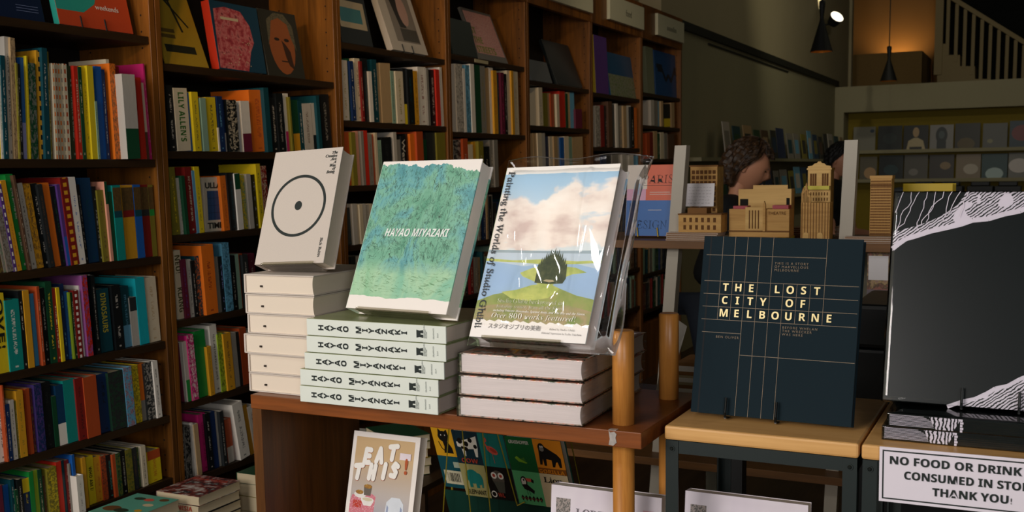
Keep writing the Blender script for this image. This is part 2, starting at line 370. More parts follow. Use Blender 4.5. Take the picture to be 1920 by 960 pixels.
def shelf_row(case, shelf, zb, yref, lean, data, xs=0.0, stuff=None, dep=.17):
    """data: 'x0 x1 ytop colour[/accent[/style]][/L<lean>]' : spine edges along pixel line yref, top pixel row"""
    rnd = random.Random(case*31+shelf)
    items = [q.split() for q in data.split(',')]
    prev = None; out = []
    yend = UPR[case]-.026; ybeg = UPR[case-1]+.026
    for it in items:
        x0, x1, yt = float(it[0]), float(it[1]), float(it[2]); sp = it[3].split('/')
        col = sp[0]; acc = None; sty = 't'; le = lerp_lean(lean, (x0+x1)/2); ex = {}
        for s_ in sp[1:]:
            if s_[0] == 'L' : le = float(s_[1:])
            elif s_ in PAL: acc = s_
            elif s_.startswith('X'): ex['x'] = float(s_[1:])
            else: sty = s_
        xf = CASE_X-.012+xs+rnd.uniform(-.012, .01)+ex.get('x', 0)
        if yref: ya = atx(x0, yref, xf).y; yb = atx(x1, yref, xf).y
        else:
            def gy(px):
                lo, hi = 1.0, 9.0
                for _ in range(40):
                    m = (lo+hi)/2
                    if proj((xf, m, zb))[0] < px: lo = m
                    else: hi = m
                return lo
            ya, yb = gy(x0), gy(x1)
        ya = max(ya, ybeg); yb = min(yb, yend)
        if yb-ya < .003: continue
        top = atx((x0+x1)/2-8, yt, xf).z; h = max(.08, (top-zb)/cos(radians(le)))
        above = [s_ for s_ in SHELVES[case] if s_ > zb+.05]
        if above: h = min(h, (min(above)-.0262-zb-.004)/cos(radians(le))-.03*abs(sin(radians(le))))
        out.append([ya, yb, h, le, xf, col, acc, sty])
    # thickness: tilted books must not run into the next one
    res = []
    for j, (ya, yb, h, le, xf, col, acc, sty) in enumerate(out):
        if j == 0 and le > 0: le = min(le, math.degrees(max(0, ya-ybeg)/h)+.0)
        if j and le > res[-1][3]+.35: le = res[-1][3]+.35 if ya-out[j-1][1] < .004 else le
        a = radians(le); th = (yb-ya)*cos(a)-.0006
        res.append((ya, th, h, le, xf, col, acc, sty, min(CASE_D-.03, dep+rnd.uniform(-.02, .03))))
    if stuff is not None:
        for (ya, th, h, le, xf, col, acc, sty, d) in res:
            M = Matrix.Translation((xf, ya, zb+.0005)) @ Matrix.Rotation(radians(le), 4, 'X')
            book_mesh(stuff, th, h, d, bookmat(col, acc, sty), PG, M, th < .02)
        return
    for j, (ya, th, h, le, xf, col, acc, sty, d) in enumerate(res):
        m = MB(); book_mesh(m, th, h, d, bookmat(col, acc, sty), PG if rnd.random() < .6 else PGW, Matrix.Identity(4), th < .02)
        o = m.build('book', merge=False)
        o.location = (xf, ya, zb+.0005); o.rotation_euler = (radians(le), 0, 0)
        ALLB.append(dict(o=o, case=case, shelf=shelf, n=j, N=len(res), col=PAL[col][1], th=th, h=h, le=le, acc=PAL[acc][1] if acc else None, sty=sty,
                         L=PAL[res[j-1][5]][1] if j else None, R=PAL[res[j+1][5]][1] if j < len(res)-1 else None))

shelf_row(1, 2, 1.555, 0, [(0, -2), (90, -2), (160, 0), (240, 1), (310, 3)], '''0 3 128 yellow,3 9 122 white/green,9 17 104 dteal,17 28 69 lgrey/char,28 37 71 tan/brown/p,37 40 118 olive,
40 44 120 black,44 56 108 blue/lilac/l,56 59 105 yellow,59 73 118 dgreen/grey/p,75 86 95 mustard/black/c,86 96 90 dteal/lgrey,96 99 97 olive,99 105 118 brown/tan,105 110 119 cream/orange/c,110 115 119 cream/rust/c,
115 121 120 cream/orange/c,121 127 120 cream/grey/c,127 134 120 cream/rust/c,135 148 124 dgreen/sage,148 157 124 red/cream,157 163 126 dgreen,163 174 125 yellow/olive,174 185 124 yellow/mustard/n,185 189 190 sage,
189 201 125 blue/navy/n,201 207 131 navy/lgrey,207 211 207 dred,211 217 112 cream/olive,217 228 120 orange/dgreen/p,228 235 125 dred/rust,235 240 160 char/dgreen/p,240 264 140 lgrey/dgreen/l/X.03,
265 276 146 red/rust/n,276 283 156 cream/brown/l,283 292 121 magenta/lgrey,292 296 190 lime,296 302 152 lilac/blue/X.01,302 307 173 lblue/navy/p''')
shelf_row(1, 3, 1.25, 0, [(10, 8), (60, 7.2), (110, 6.4), (155, 4.9), (200, 3), (230, 1.9), (300, 1.5)], '''0 8 385 brown/olive/p,8 15 385 grey/green/p,15 27 390 grey/brown/p,27 33 345 purple/white/c,33 42 339 mustard/rust,42 56 328 green/lgrey,56 60 329 brown,
60 70 344 lgrey/char,70 83 346 mustard/brown/tp,84 95 345 black/lgrey,95 104 346 char/brown,104 116 344 orange/rust/n,116 127 350 black/dgreen,128 135 346 purple/blue/l,135 150 334 dred/mustard/c,150 162 333 white/blue,
162 167 346 black,168 187 335 dblue/dteal,188 194 350 black,195 208 357 olive/brown,209 214 341 peach/dgreen/b,214 221 360 dgreen/green/n,222 237 348 teal/dteal/s,238 259 348 mustard/dred/s,
260 273 347 blue/dteal/s,273 287 347 dred/char/s,287 301 347 olive/green/s''')
shelf_row(1, 4, .978, 0, [(0, .8), (80, 1.2), (200, 2), (300, 2.6)], '''0 19 550 yellow/char/n,20 46 562 teal/white,46 54 545 black/lgrey,55 66 544 mustard/brown/n,66 81 550 sky/blue/n,81 86 537 rust/cream,86 96 540 black,97 109 528 dgreen/yellow,
109 117 540 dred/cream,117 123 539 yellow/olive/n,123 131 532 navy/lblue,131 139 546 blue/navy,139 142 548 lime/n,142 148 548 dgreen,148 157 544 dred/white/c,158 165 535 white/red,166 176 516 red/blue/p,176 183 515 grey/white/c,
183 190 516 black/lgrey,191 213 542 dteal/olive/n,213 219 556 char/lgrey,219 235 535 black/lgrey,235 250 537 dteal/lblue/tl,250 263 558 lgrey/char/b,264 281 521 turq/teal/n,282 302 520 cream/tan''')
shelf_row(1, 5, .735, 0, [(0, .6), (300, 3)], '''0 14 723 white/char,15 18 722 rust/cream,18 26 758 navy,27 35 750 lgrey/char,36 40 752 olive,40 53 732 mustard/olive,53 58 740 dgreen,58 65 728 rust/n,65 73 727 maroon/olive/p,74 88 720 navy/purple/tp,
88 104 716 black/char,105 113 743 dgreen/green/n,113 128 722 dblue/white/l,128 150 712 teal/mustard/n,150 166 709 dred/black,166 190 706 rust/black/n,190 212 701 navy/black,212 240 697 char/dgreen/p,241 256 689 lblue/rust/p,
256 268 685 yellow/dgreen/p,268 279 682 orange/grey/l,279 295 680 char/lgrey/p,296 305 677 white/char''')
shelf_row(1, 6, .528, 945, [(0, 1), (300, 2.5)], '''0 8 912 maroon/n,8 24 910 blue/n,24 31 900 dteal,31 37 920 dgreen,37 46 900 black,46 60 898 navy/yellow/tb,60 68 885 green/n,68 77 882 lime/green/n,77 84 881 dgreen,84 94 893 brown/lgrey,
94 112 877 olive/yellow/tp,112 122 866 red/rust/n,122 128 864 dteal/grey/n,128 136 863 dred/peach,136 139 870 grey,139 143 854 char/mustard/c,143 148 853 blue/n,148 161 893 white/grey/X.02,161 168 858 mustard/n,168 182 856 yellow/char/n,
183 196 856 mustard/rust,196 206 855 rust/char/p,206 218 853 black/teal,218 225 852 rust/n,225 233 850 dgreen/olive/p,233 243 845 black/lgrey,243 255 843 olive/dgreen/p,255 264 840 char/brown,264 272 838 dgreen/olive/p,
272 281 836 cream/char,283 307 845 yellow/rust/tb''')
shelf_row(2, 2, 1.582, 0, [(320, 2), (640, 4)], '''320 333 160 black/lgrey,334 359 166 cream/green/n,360 366 174 blue/n,367 379 173 yellow/char,379 383 182 orange/n,383 393 184 sage/teal/n,393 411 183 yellow/char,411 414 268 white/n,414 424 181 navy/lblue,424 432 187 navy/lgrey/l,
432 450 188 black/cream/tp,458 474 190 white/maroon/l,475 503 170 orange/rust,503 512 165 dteal/grey/n,512 525 184 black/lgrey,525 538 176 black/grey,539 548 176 white/magenta/l,549 552 182 olive/n,553 565 188 dgreen/mustard/l,
565 573 190 dteal/lgrey,573 589 195 lgrey/brown,590 600 194 lgrey/black/l,600 606 180 dteal/n,607 624 178 black/grey,625 637 176 dteal/grey''')
shelf_row(2, 3, 1.312, 0, [(320, 3.2), (500, 3.5)], '''328 339 314 olive/yellow,339 349 334 lgrey/grey,350 356 330 dgreen/n,357 370 314 dred/cream,370 375 320 lblue/n,375 384 313 yellow/olive,421 433 330 orange/rust,434 447 325 black/dteal,448 458 326 white/dgreen/b,
459 469 328 yellow/teal/tp,470 478 327 lgrey/grey/n,478 488 328 black/lilac,489 497 308 yellow/dgreen,498 508 312 dred/cream/p,509 530 325 black/grey''')
shelf_row(2, 4, 1.035, 0, [(320, 3), (480, 3)], '''336 349 470 cream/dred/n,349 358 487 maroon/purple,358 367 487 lgrey/char,367 374 489 black/lgrey,374 388 480 dteal/orange/p,388 410 460 orange/dred,410 417 482 grey/n,418 426 481 black/lilac,426 439 456 lblue/dteal/tp,
439 448 480 black,449 455 477 sage/n,455 462 476 rust/n,462 472 478 char/lgrey,473 484 476 maroon/lgrey''')
shelf_row(2, 5, .76, 0, [(340, 3.7), (480, 3.8)], '''345 352 642 maroon/cream,353 361 640 lgrey/green/l,362 374 628 magenta/white/tp,376 395 620 green/dgreen/n,396 404 650 mustard/olive,404 417 609 white/char,417 428 626 lime/black/p,428 442 625 mustard/brown,443 451 624 lgrey/n,
452 458 622 char/n,458 470 615 rust/n,471 482 618 lgrey/char''')
shelf_row(2, 6, .502, 0, [(340, 3), (440, 4), (455, 9), (480, 10)], '''346 351 800 char,352 362 800 black/grey/p,367 371 793 white/n,372 380 795 tan/rust/n,381 394 776 magenta/maroon,394 403 775 black,403 412 772 navy/n,412 421 771 lgrey/grey/n,421 428 771 char,429 440 786 rust/lgrey/l,
452 470 755 white/char,471 478 758 mustard/n,479 490 760 white/maroon''')
shelf_row(3, 2, 1.712, 0, [(640, 3), (860, 2.5)], '''644 656 113 lgrey/olive,656 662 110 dgreen/navy,662 669 115 navy/lgrey,671 681 110 cream/brown,681 685 115 dred,686 695 110 black/dteal,696 702 134 white/n,703 712 112 dteal/lgrey,718 737 119 tan/brown/n,737 743 133 sage/char,
746 760 134 cream/olive,760 768 128 black/yellow/l,768 779 130 black/dteal,780 787 133 mustard/black,788 803 126 white/dred,804 808 128 grey/n,809 820 131 black,821 828 130 red/rust/n,829 833 126 white/n,833 843 125 lgrey/grey/n''')
shelf_row(3, 3, 1.452, 0, [(640, 3), (860, 2)], '''650 663 248 rust/orange/n,664 672 248 olive/yellow/n,672 677 246 peach/n,677 682 247 rust/n,682 687 246 grey/sage/n,688 694 245 red/n,695 702 252 grey/brown,702 707 252 rust/n,708 712 249 cream/n,
713 719 263 sage/char,720 738 258 black/char,742 748 248 lgrey/n,748 755 262 grey/n,756 764 255 black/lgrey,765 772 251 black/n,773 785 251 orange/mustard/n,785 797 244 rust/purple/l,798 803 262 dgreen/green/l,804 822 246 char/olive/n,822 842 246 olive/char/n''')
shelf_row(3, 4, 1.212, 0, [(640, 3)], '''652 664 390 char/dteal,665 672 383 lgrey/n,672 678 383 lgrey/grey,678 684 384 cream/n,684 690 383 lgrey/n,690 696 384 lgrey/grey,696 702 383 cream/n,703 712 388 grey/n''')
shelf_row(4, 2, 1.69, 0, [(850, 2), (990, 2)], '''858 871 120 lgrey/grey/p,872 876 128 white/tan/n,877 885 122 lblue/dteal/p,886 893 115 white/n,893 904 114 dgreen/n,904 913 118 grey/olive,913 920 127 tan/n,921 928 125 white/n,928 935 132 mustard/rust,935 941 140 dteal/grey,
942 948 136 maroon/magenta,948 953 138 black/lgrey,954 962 128 cream/n,962 966 129 mustard/n,966 974 128 cream/tan''')
DIST = MB()
shelf_row(4, 3, 1.42, 300, [(850, 2)], '''852 868 262 char/lgrey/p,870 879 257 rust/lgrey,880 888 271 cream/n,888 893 266 mustard/n,893 899 266 cream/olive,899 908 265 olive,909 919 275 black,920 927 259 grey,928 935 258 grey/n''', stuff=DIST)
shelf_row(5, 2, 1.746, 0, [(1000, 3)], '''1012 1019 160 cream/grey,1021 1028 174 olive/n,1028 1034 174 tan/n,1034 1040 176 rust/n,1040 1045 176 olive,1045 1050 176 cream/n,1051 1061 168 red/n,1062 1066 175 dgreen/n,1066 1070 172 tan/n,1070 1078 170 lblue/teal/n,1080 1092 205 maroon/rust/n''', stuff=DIST)
shelf_row(5, 3, 1.47, 300, [(1000, 3)], '''1002 1010 250 tan/n,1010 1018 250 cream/n,1018 1024 250 lgrey/n,1024 1032 256 navy/n,1032 1040 256 cream/n,1040 1047 256 tan/rust/n,1047 1052 257 lgrey/n,1052 1059 258 blue/n,1060 1068 256 cream/tan/n,1068 1074 257 sage/n,1075 1094 258 tan/n''', stuff=DIST)
shelf_row(6, 2, 1.641, 0, [(1110, 3)], '''1118 1127 198 grey/lgrey/p,1127 1134 197 dred/n,1134 1142 198 black,1142 1149 190 brown/rust/n,1149 1156 195 black/dgreen,1156 1160 194 white/n,1160 1170 198 grey/tan,1170 1176 198 tan/n,1176 1184 198 white/n,1184 1190 200 black,1191 1200 202 orange/n,1201 1207 202 lgrey/n''', stuff=DIST)
shelf_row(6, 3, 1.36, 315, [(1110, 3)], '''1118 1128 290 brown,1128 1138 292 navy,1139 1148 292 black,1149 1160 290 grey,1168 1176 290 lgrey/n,1180 1189 291 white/n,1196 1204 292 lblue/n''', stuff=DIST)
shelf_row(7, 2, 1.804, 0, [(1210, 3)], '''1221 1227 187 lgrey/n,1228 1234 188 grey/n,1235 1240 189 lblue/grey,1240 1244 189 tan/n,1245 1257 195 black/yellow/l,1259 1265 192 tan/n''', stuff=DIST)
shelf_row(7, 3, 1.57, 0, [(1210, 3)], '''1213 1219 250 rust/n,1219 1225 248 dred/n,1227 1233 246 tan/n,1234 1238 250 dgreen,1239 1245 248 cream/n,1246 1252 250 grey/n,1253 1265 252 brown/n''', stuff=DIST)
def filler(case, shelf, zb, seed):
    r = random.Random(seed); y = UPR[case-1]+.04; cols = ['char', 'dgreen', 'grey', 'navy', 'dred', 'tan', 'dteal', 'lgrey', 'brown', 'black', 'sage']
    while y < UPR[case]-.07:
        t_ = r.uniform(.015, .04); h_ = r.uniform(.17, .225)
        book_mesh(DIST, t_, h_, .16, bookmat(r.choice(cols), None, 't'), PG, Matrix.Translation((CASE_X-.02+r.uniform(-.01, .01), y, zb+.0005)), True); y += t_+.001
for c_, zs in {3: (.94, .66), 4: (1.16, .9), 5: (1.2, .93), 6: (1.09, .82, .55), 7: (1.30, 1.03, .76, .5)}.items():
    for k, z in enumerate(zs): filler(c_, k, z, c_*10+k)
DIST.build('shelved_books', merge=False)
tag(bpy.data.objects['shelved_books'], 'rows of small distant upright books filling the four farthest bookcases', 'books', kind='stuff')
# labels: colour first, then the neighbours, then the place along its shelf
NTH = ['first', 'second', 'third', 'fourth', 'fifth', 'sixth', 'seventh', 'eighth', 'ninth', 'tenth', 'eleventh', 'twelfth', 'thirteenth', 'fourteenth', 'fifteenth', 'sixteenth', 'seventeenth', 'eighteenth', 'nineteenth', 'twentieth',
       'twenty-first', 'twenty-second', 'twenty-third', 'twenty-fourth', 'twenty-fifth', 'twenty-sixth', 'twenty-seventh', 'twenty-eighth', 'twenty-ninth', 'thirtieth', 'thirty-first', 'thirty-second', 'thirty-third', 'thirty-fourth', 'thirty-fifth', 'thirty-sixth', 'thirty-seventh', 'thirty-eighth', 'thirty-ninth', 'fortieth']
used = {}
SH = {1: 'top shelf', 2: 'second shelf', 3: 'third shelf', 4: 'fourth shelf', 5: 'fifth shelf', 6: 'bottom shelf'}
for b in ALLB:
    size = 'thin ' if b['th'] < .014 else 'thick ' if b['th'] > .04 else ''
    where = '%s of the %s bookcase' % (SH[b['shelf']], ORD[b['case']])
    if b['L'] and b['R']: mid = 'between %s and %s ones' % (b['L'], b['R']) if b['L'] != b['R'] else 'between two %s ones' % b['L']
    elif b['R']: mid = 'at the left end beside a %s one' % b['R']
    else: mid = 'at the right end beside a %s one' % b['L']
    b['lab'] = '%s%s book %s, %s' % (size, b['col'], mid, where); b['key'] = (b['col'], b['L'], b['R'], b['case'], b['shelf'])
    used[b['key']] = used.get(b['key'], 0)+1
for b in ALLB:
    size = 'thin ' if b['th'] < .014 else 'thick ' if b['th'] > .04 else ''
    if used[b['key']] > 1 or len(b['lab'].split()) > 16:
        b['lab'] = '%s%s book, %s from the left, %s of the %s bookcase' % (size, b['col'], NTH[b['n']], SH[b['shelf']], ORD[b['case']])
    tag(b['o'], b['lab'], 'book', 'upright books on the %s of the %s bookcase' % (SH[b['shelf']], ORD[b['case']]))
def spine_word(case, shelf, col, k, word, colr, frac=.8, hf=.55, style='sans', z0=None):
    bs = [b for b in ALLB if b['case'] == case and b['shelf'] == shelf and b['col'] == PAL[col][1]]
    b = bs[k]; L_ = b['h']*frac; top = b['h']*(z0 or .93)
    return text('spine_lettering', word, b['o'], (.0002, b['th']*(1-hf)/2, top), (0, 0, -1), (0, 1, 0), .02, plain('spine_ink_'+colr, colr, .6), style, 'LEFT', width=L_, height=b['th']*hf)
spine_word(2, 2, 'cream', 0, "LILY ALLEN'S", '2E6A1E', .78, .42)
spine_word(2, 4, 'cream', 0, 'NEU!', '4A4A20', .26, .7); spine_word(2, 4, 'cream', 0, 'KLANG', '4A4A20', .36, .7, z0=.46)
spine_word(1, 4, 'yellow', 0, 'OVE!', '1A1A14', .62, .6)
spine_word(1, 4, 'dteal', 0, 'DINOSAURS', 'A89A30', .62, .45)
spine_word(1, 6, 'yellow', 0, 'WHO AM I?', '2A2A14', .5, .4, z0=.78)
spine_word(3, 3, 'black', 1, 'Warhol', 'C8C0B0', .8, .7, None)

# ================================================================== DISPLAY TABLE
TZ = 1.07
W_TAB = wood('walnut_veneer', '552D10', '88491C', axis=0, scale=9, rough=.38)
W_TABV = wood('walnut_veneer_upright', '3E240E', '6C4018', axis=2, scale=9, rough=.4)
W_DOW = wood('oak_dowel', 'A6682A', 'CC8C42', axis=2, scale=22, rough=.35, spec=.45)
tb = empty('display_table', (-.98, 1.79, 0), 'walnut display table with round oak posts, carrying the three stacks of art books', 'table')
def sub(o, root):
    o.parent = root; o.matrix_parent_inverse = root.matrix_world.inverted(); return o
sub(MB().box(-1.392, -.577, 1.624, 1.962, TZ-.028, TZ, W_TAB).build('table_top', bevel=.0015), tb)
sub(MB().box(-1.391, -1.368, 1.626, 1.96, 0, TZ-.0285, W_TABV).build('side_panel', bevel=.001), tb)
sub(MB().box(-1.367, -.56, 1.64, 1.95, .68, .70, W_TAB).build('lower_shelf', bevel=.001), tb)
for (px, pt, yy) in ((1169, 619, 1.675), (1254, 587, 1.897)):
    c = aty(px, 790 if yy < 1.8 else 748, yy); ztop = aty(px, pt, yy).z
    r = .0186
    sub(MB().lathe([(0, TZ), (r, TZ+.0003), (r, ztop-.002), (r-.002, ztop), (0, ztop)], W_DOW, (c.x, yy, 0), 32).build('post', smooth=False), tb)
    sub(MB().lathe([(0, 0), (r, 0), (r, TZ-.0285), (0, TZ-.0285)], W_DOW, (c.x, yy, 0), 32).build('leg', smooth=False), tb)
for o in tb.children:
    if o.name.split('.')[0] in ('post', 'leg'):
        for p in o.data.polygons: p.use_smooth = abs(p.normal.z) < .5
TP = plain('silver_tape', 'B8B2AC', .35, metal=.4, var=.35, scale=120)
m = MB(); tx = aty(1148, 825, 1.624).x
m.prism([(tx-.006, TZ-.001), (tx-.003, TZ-.004), (tx+.004, TZ-.002), (tx+.008, TZ-.006), (tx+.006, TZ-.012), (tx+.008, TZ-.02), (tx+.002, TZ-.026), (tx-.006, TZ-.025), (tx-.004, TZ-.015)], 1.6228, 1.6242, TP)
m.box(tx-.006, tx+.007, 1.6228, 1.634, TZ, TZ+.0008, TP)
sub(m.build('silver_tape'), tb)
# loose price card lying under the table edge is not shown in the photograph

# ================================================================== BENCHES (wood tops on black angle-iron frames)
W_BEN = wood('beech_board', 'C08C4C', 'E0B070', axis=0, scale=7, rough=.4)
BLK = plain('black_powder_coat', '14201F', .5, var=.08, spec=.4)
BOLT = plain('bolt_head', '39403E', .3, metal=.9)
def bench(x0, x1, label, extra_y=0):
    y0, y1 = 1.688, 2.035
    t = empty('display_bench', ((x0+x1)/2, (y0+y1)/2, 0), label, 'bench', 'beech topped benches')
    sub(MB().box(x0, x1, y0, y1, TZ-.024, TZ, W_BEN).build('bench_top', bevel=.004), t)
    m = MB(); a = .022; zt = TZ-.0245
    fr = MB()
    fr.box(x0+.002, x1-.002, y0+.003, y0+.006, zt-a, zt, BLK); fr.box(x0+.002, x1-.002, y1-.006, y1-.003, zt-a, zt, BLK)
    fr.box(x0+.002, x0+.005, y0+.006, y1-.006, zt-a, zt, BLK); fr.box(x1-.005, x1-.002, y0+.006, y1-.006, zt-a, zt, BLK)
    sub(fr.build('frame_rail'), t)
    for (sx, sy) in ((0, 0), (1, 0), (0, 1), (1, 1)):
        lx0, lx1 = (x0+.002, x0+.024) if sx == 0 else (x1-.024, x1-.002)
        ly = y0+.0015 if sy == 0 else y1-.0015; g = 1 if sy == 0 else -1
        l = MB(); l.box(lx0, lx1, min(ly, ly+g*.003), max(ly, ly+g*.003), 0, zt-.0005, BLK)
        xx = lx0 if sx == 0 else lx1-.003
        l.box(xx, xx+.003, min(ly+g*.003, ly+g*.024), max(ly+g*.003, ly+g*.024), 0, zt-.0005, BLK)
        sub(l.build('leg'), t)
        if sy == 0:
            cx = (lx0+lx1)/2
            b = MB().cyl((cx, ly, zt-.014), (cx, ly-.0015, zt-.014), .0052, .0052, BLK, 18); b.cyl((cx, ly-.0015, zt-.014), (cx, ly-.003, zt-.014), .0034, .0022, BOLT, 14)
            sub(b.build('bolt'), t)
    sub(MB().box(x0+.006, x1-.006, y0+.03, y1-.03, .68, .70, W_BEN).build('lower_shelf', bevel=.002), t)
    return t
bench(-.559, -.2435, 'beech topped bench on black metal frame, holding the dark blue standing book')
bench(-.2395, .16, 'beech topped bench at the right edge, holding the black wrapped books and notice')

# ================================================================== FOREGROUND BOOKS
INK = plain('black_print', '15201E', .6, var=.02)
WPR = plain('white_print', 'F4F1EA', .6, var=.02)
def hardback(root, w, h, t, cover, pages, spine=None, board=.0028, over=.003, gutter=True, endmat=None):
    """root axes: x right from the spine, z up the cover, y into the book; front cover on y=0"""
    sp = spine or cover
    m = MB(); b = board
    m.box(0, w, 0, b, 0, h, cover); m.box(0, w, t-b, t, 0, h, cover)
    m.box(-.0012, b, .0006, t-.0006, 0, h, sp)
    cv = m.build('cover', root, bevel=.0006)
    p = MB(); n = 7
    xs = w-over
    # page block with a slightly hollow fore-edge
    prof = []
    for k in range(n+1):
        u = k/n; prof.append((xs-.0022*(1-(2*u-1)**2), b+(t-2*b)*u))
    bot = [Vector((b, b, over))]+[Vector((x, y, over)) for x, y in prof]+[Vector((b, t-b, over))]
    top = [v+Vector((0, 0, h-2*over)) for v in bot]
    p.face(bot[::-1], pages); p.face(top, pages)
    for i in range(len(bot)): j = (i+1) % len(bot); p.face([bot[i], bot[j], top[j], top[i]], pages)
    p.build('page_block', root, merge=True)
    return cv
def lying(o, mode):
    """matrix for a book lying on its back: 'edge' spine to the left, foot to the viewer; 'spine' spine to the viewer, head left"""
    if mode == 'edge': return (1, 0, 0), (0, 0, -1), (0, 1, 0)
    return (0, 1, 0), (0, 0, -1), (-1, 0, 0)
def lie_matrix(mode, x, y, z, t, yaw):
    X, Y, Z = lying(None, mode)
    Rz = Matrix.Rotation(radians(yaw), 4, 'Z')
    return Matrix.Translation((x, y, z+t)) @ Rz @ frame((0, 0, 0), X, Y, Z)
PG_C = pagemat('creative_pages', 'E0D2C0', .05); PG_W = pagemat('white_pages', 'E9DFDC', .30, scale=420); PG_H = pagemat('grey_pages', 'D0C0B4', .2)
LINEN = plain('grey_linen', 'C6BBB0', .75, var=.09, scale=600)
PLG = plain('page_marker', '2A2018', .7)
# --- stack of six grey cloth books
ztop = TZ; ys = [0, .0, -.004, .003, .002, .0]; offx = [0, .001, -.004, .0025, .001, .0]
px_left = [459, 457.5, 455.5, 461, 459, 458.5]
levels = [1.07, 1.1085, 1.148, 1.188, 1.228, 1.2675, 1.307]
CG = 'stack of grey cloth books'
PLACE6 = ['lowest, resting on the table', 'second from the bottom', 'third from the bottom', 'third from the top', 'second from the top', 'topmost, under the leaning copy']
for k in range(6):
    z0, z1 = levels[k]+.0003, levels[k+1]-.0003
    x = aty(px_left[k]+2, 700, 1.648).x; x = -1.4145+[.0, .0015, -.004, .003, .001, .0][k]
    M = lie_matrix('edge', x, 1.648+[.002, 0, -.003, .002, 0, 0][k], z0, z1-z0, [-.6, .4, -.8, .5, .9, 1.6][k])
    r = empty('grey_cloth_book', M, 'grey cloth book lying flat, %s of the left stack' % PLACE6[k], 'book', CG)
    hardback(r, .166, .243, z1-z0, LINEN, PG_C, board=.0026)
    mk = MB().box(.038, .0425, z1-z0-.0135-.0035, z1-z0-.0135, -.0003, .0031, PLG); mk.build('ribbon_mark', r)
# --- the leaning grey book (circle and dot)
def pose(px, ex, ey, s=1.0):
    o = CAMO+(Vector(px)-CAMO)*s; X = Vector(ex).normalized(); Z = Vector(ey).normalized(); Y = Z.cross(X).normalized(); Z = X.cross(Y)
    return frame(o, X, Y, Z)
sC = 1.125
M = pose((-1.2496, 1.4856, 1.3427), (.9989, .0096, .0459), (-.046, .3902, .9196), sC)
cr = empty('grey_cloth_book', M, 'grey cloth book with a black ring and dot, leaning on the left stack', 'book')
w_, h_, t_ = .1482*sC, .2157*sC, .0366*sC
hardback(cr, w_, h_, t_, LINEN, PG_C, board=.0026)
a = Art(); cx, cz, R_ = .082, .122, .066
def ring(a, cx, cz, r0, r1, mat, n=72):
    for i in range(n):
        p, q = 2*pi*i/n, 2*pi*(i+1)/n
        a.mb.face([(cx+r0*cos(p), -.0003, cz+r0*sin(p)), (cx+r1*cos(p), -.0003, cz+r1*sin(p)), (cx+r1*cos(q), -.0003, cz+r1*sin(q)), (cx+r0*cos(q), -.0003, cz+r0*sin(q))], mat)
ring(a, cx, cz, R_-.0060, R_, INK)
a.build('printed_ring', cr); a = Art(); a.ell(cx, cz, .0088, .0098, INK, 28); a.build('printed_dot', cr)
text('title_lettering', 'The\nCreative\nAct:\nA\nWay\nof\nBeing', cr, (w_-.010, -.0002, h_-.014), (1, 0, 0), (0, 0, 1), .0084, INK, 'ital', 'RIGHT', line=.82, offset=.012)
text('author_lettering', 'Rick Rubin', cr, (w_-.0165, -.0002, .052), (0, 0, -1), (1, 0, 0), .0112, INK, 'upital', 'LEFT', width=.040, height=.0062, offset=.015)
# --- clear acrylic easels
ACR = plasticmat('clear_acrylic', .03, (.86, .84, .80, 1), .12)
def easel(Mb, w, t, label, stacktop, x0=.02, x1=None):
    """clear bent easel: lip, base, back support under a leaning book"""
    r = empty('acrylic_easel', Mb, label, 'easel')
    x1 = x1 or w-.02
    m = MB(); th = .002
    m.box(x0, x1, -.006, t+.004, -.0035, -.0012, ACR)
    m.box(x0, x1, -.0065, -.0045, -.0035, .0025, ACR)
    m.box(x0+.015, x1-.015, t+.002, t+.004, -.0035, .12, ACR)
    m.build('easel_plate', r)
    return r
easel(M, w_, t_, 'clear acrylic easel under the leaning book with ring and dot', 1.307)
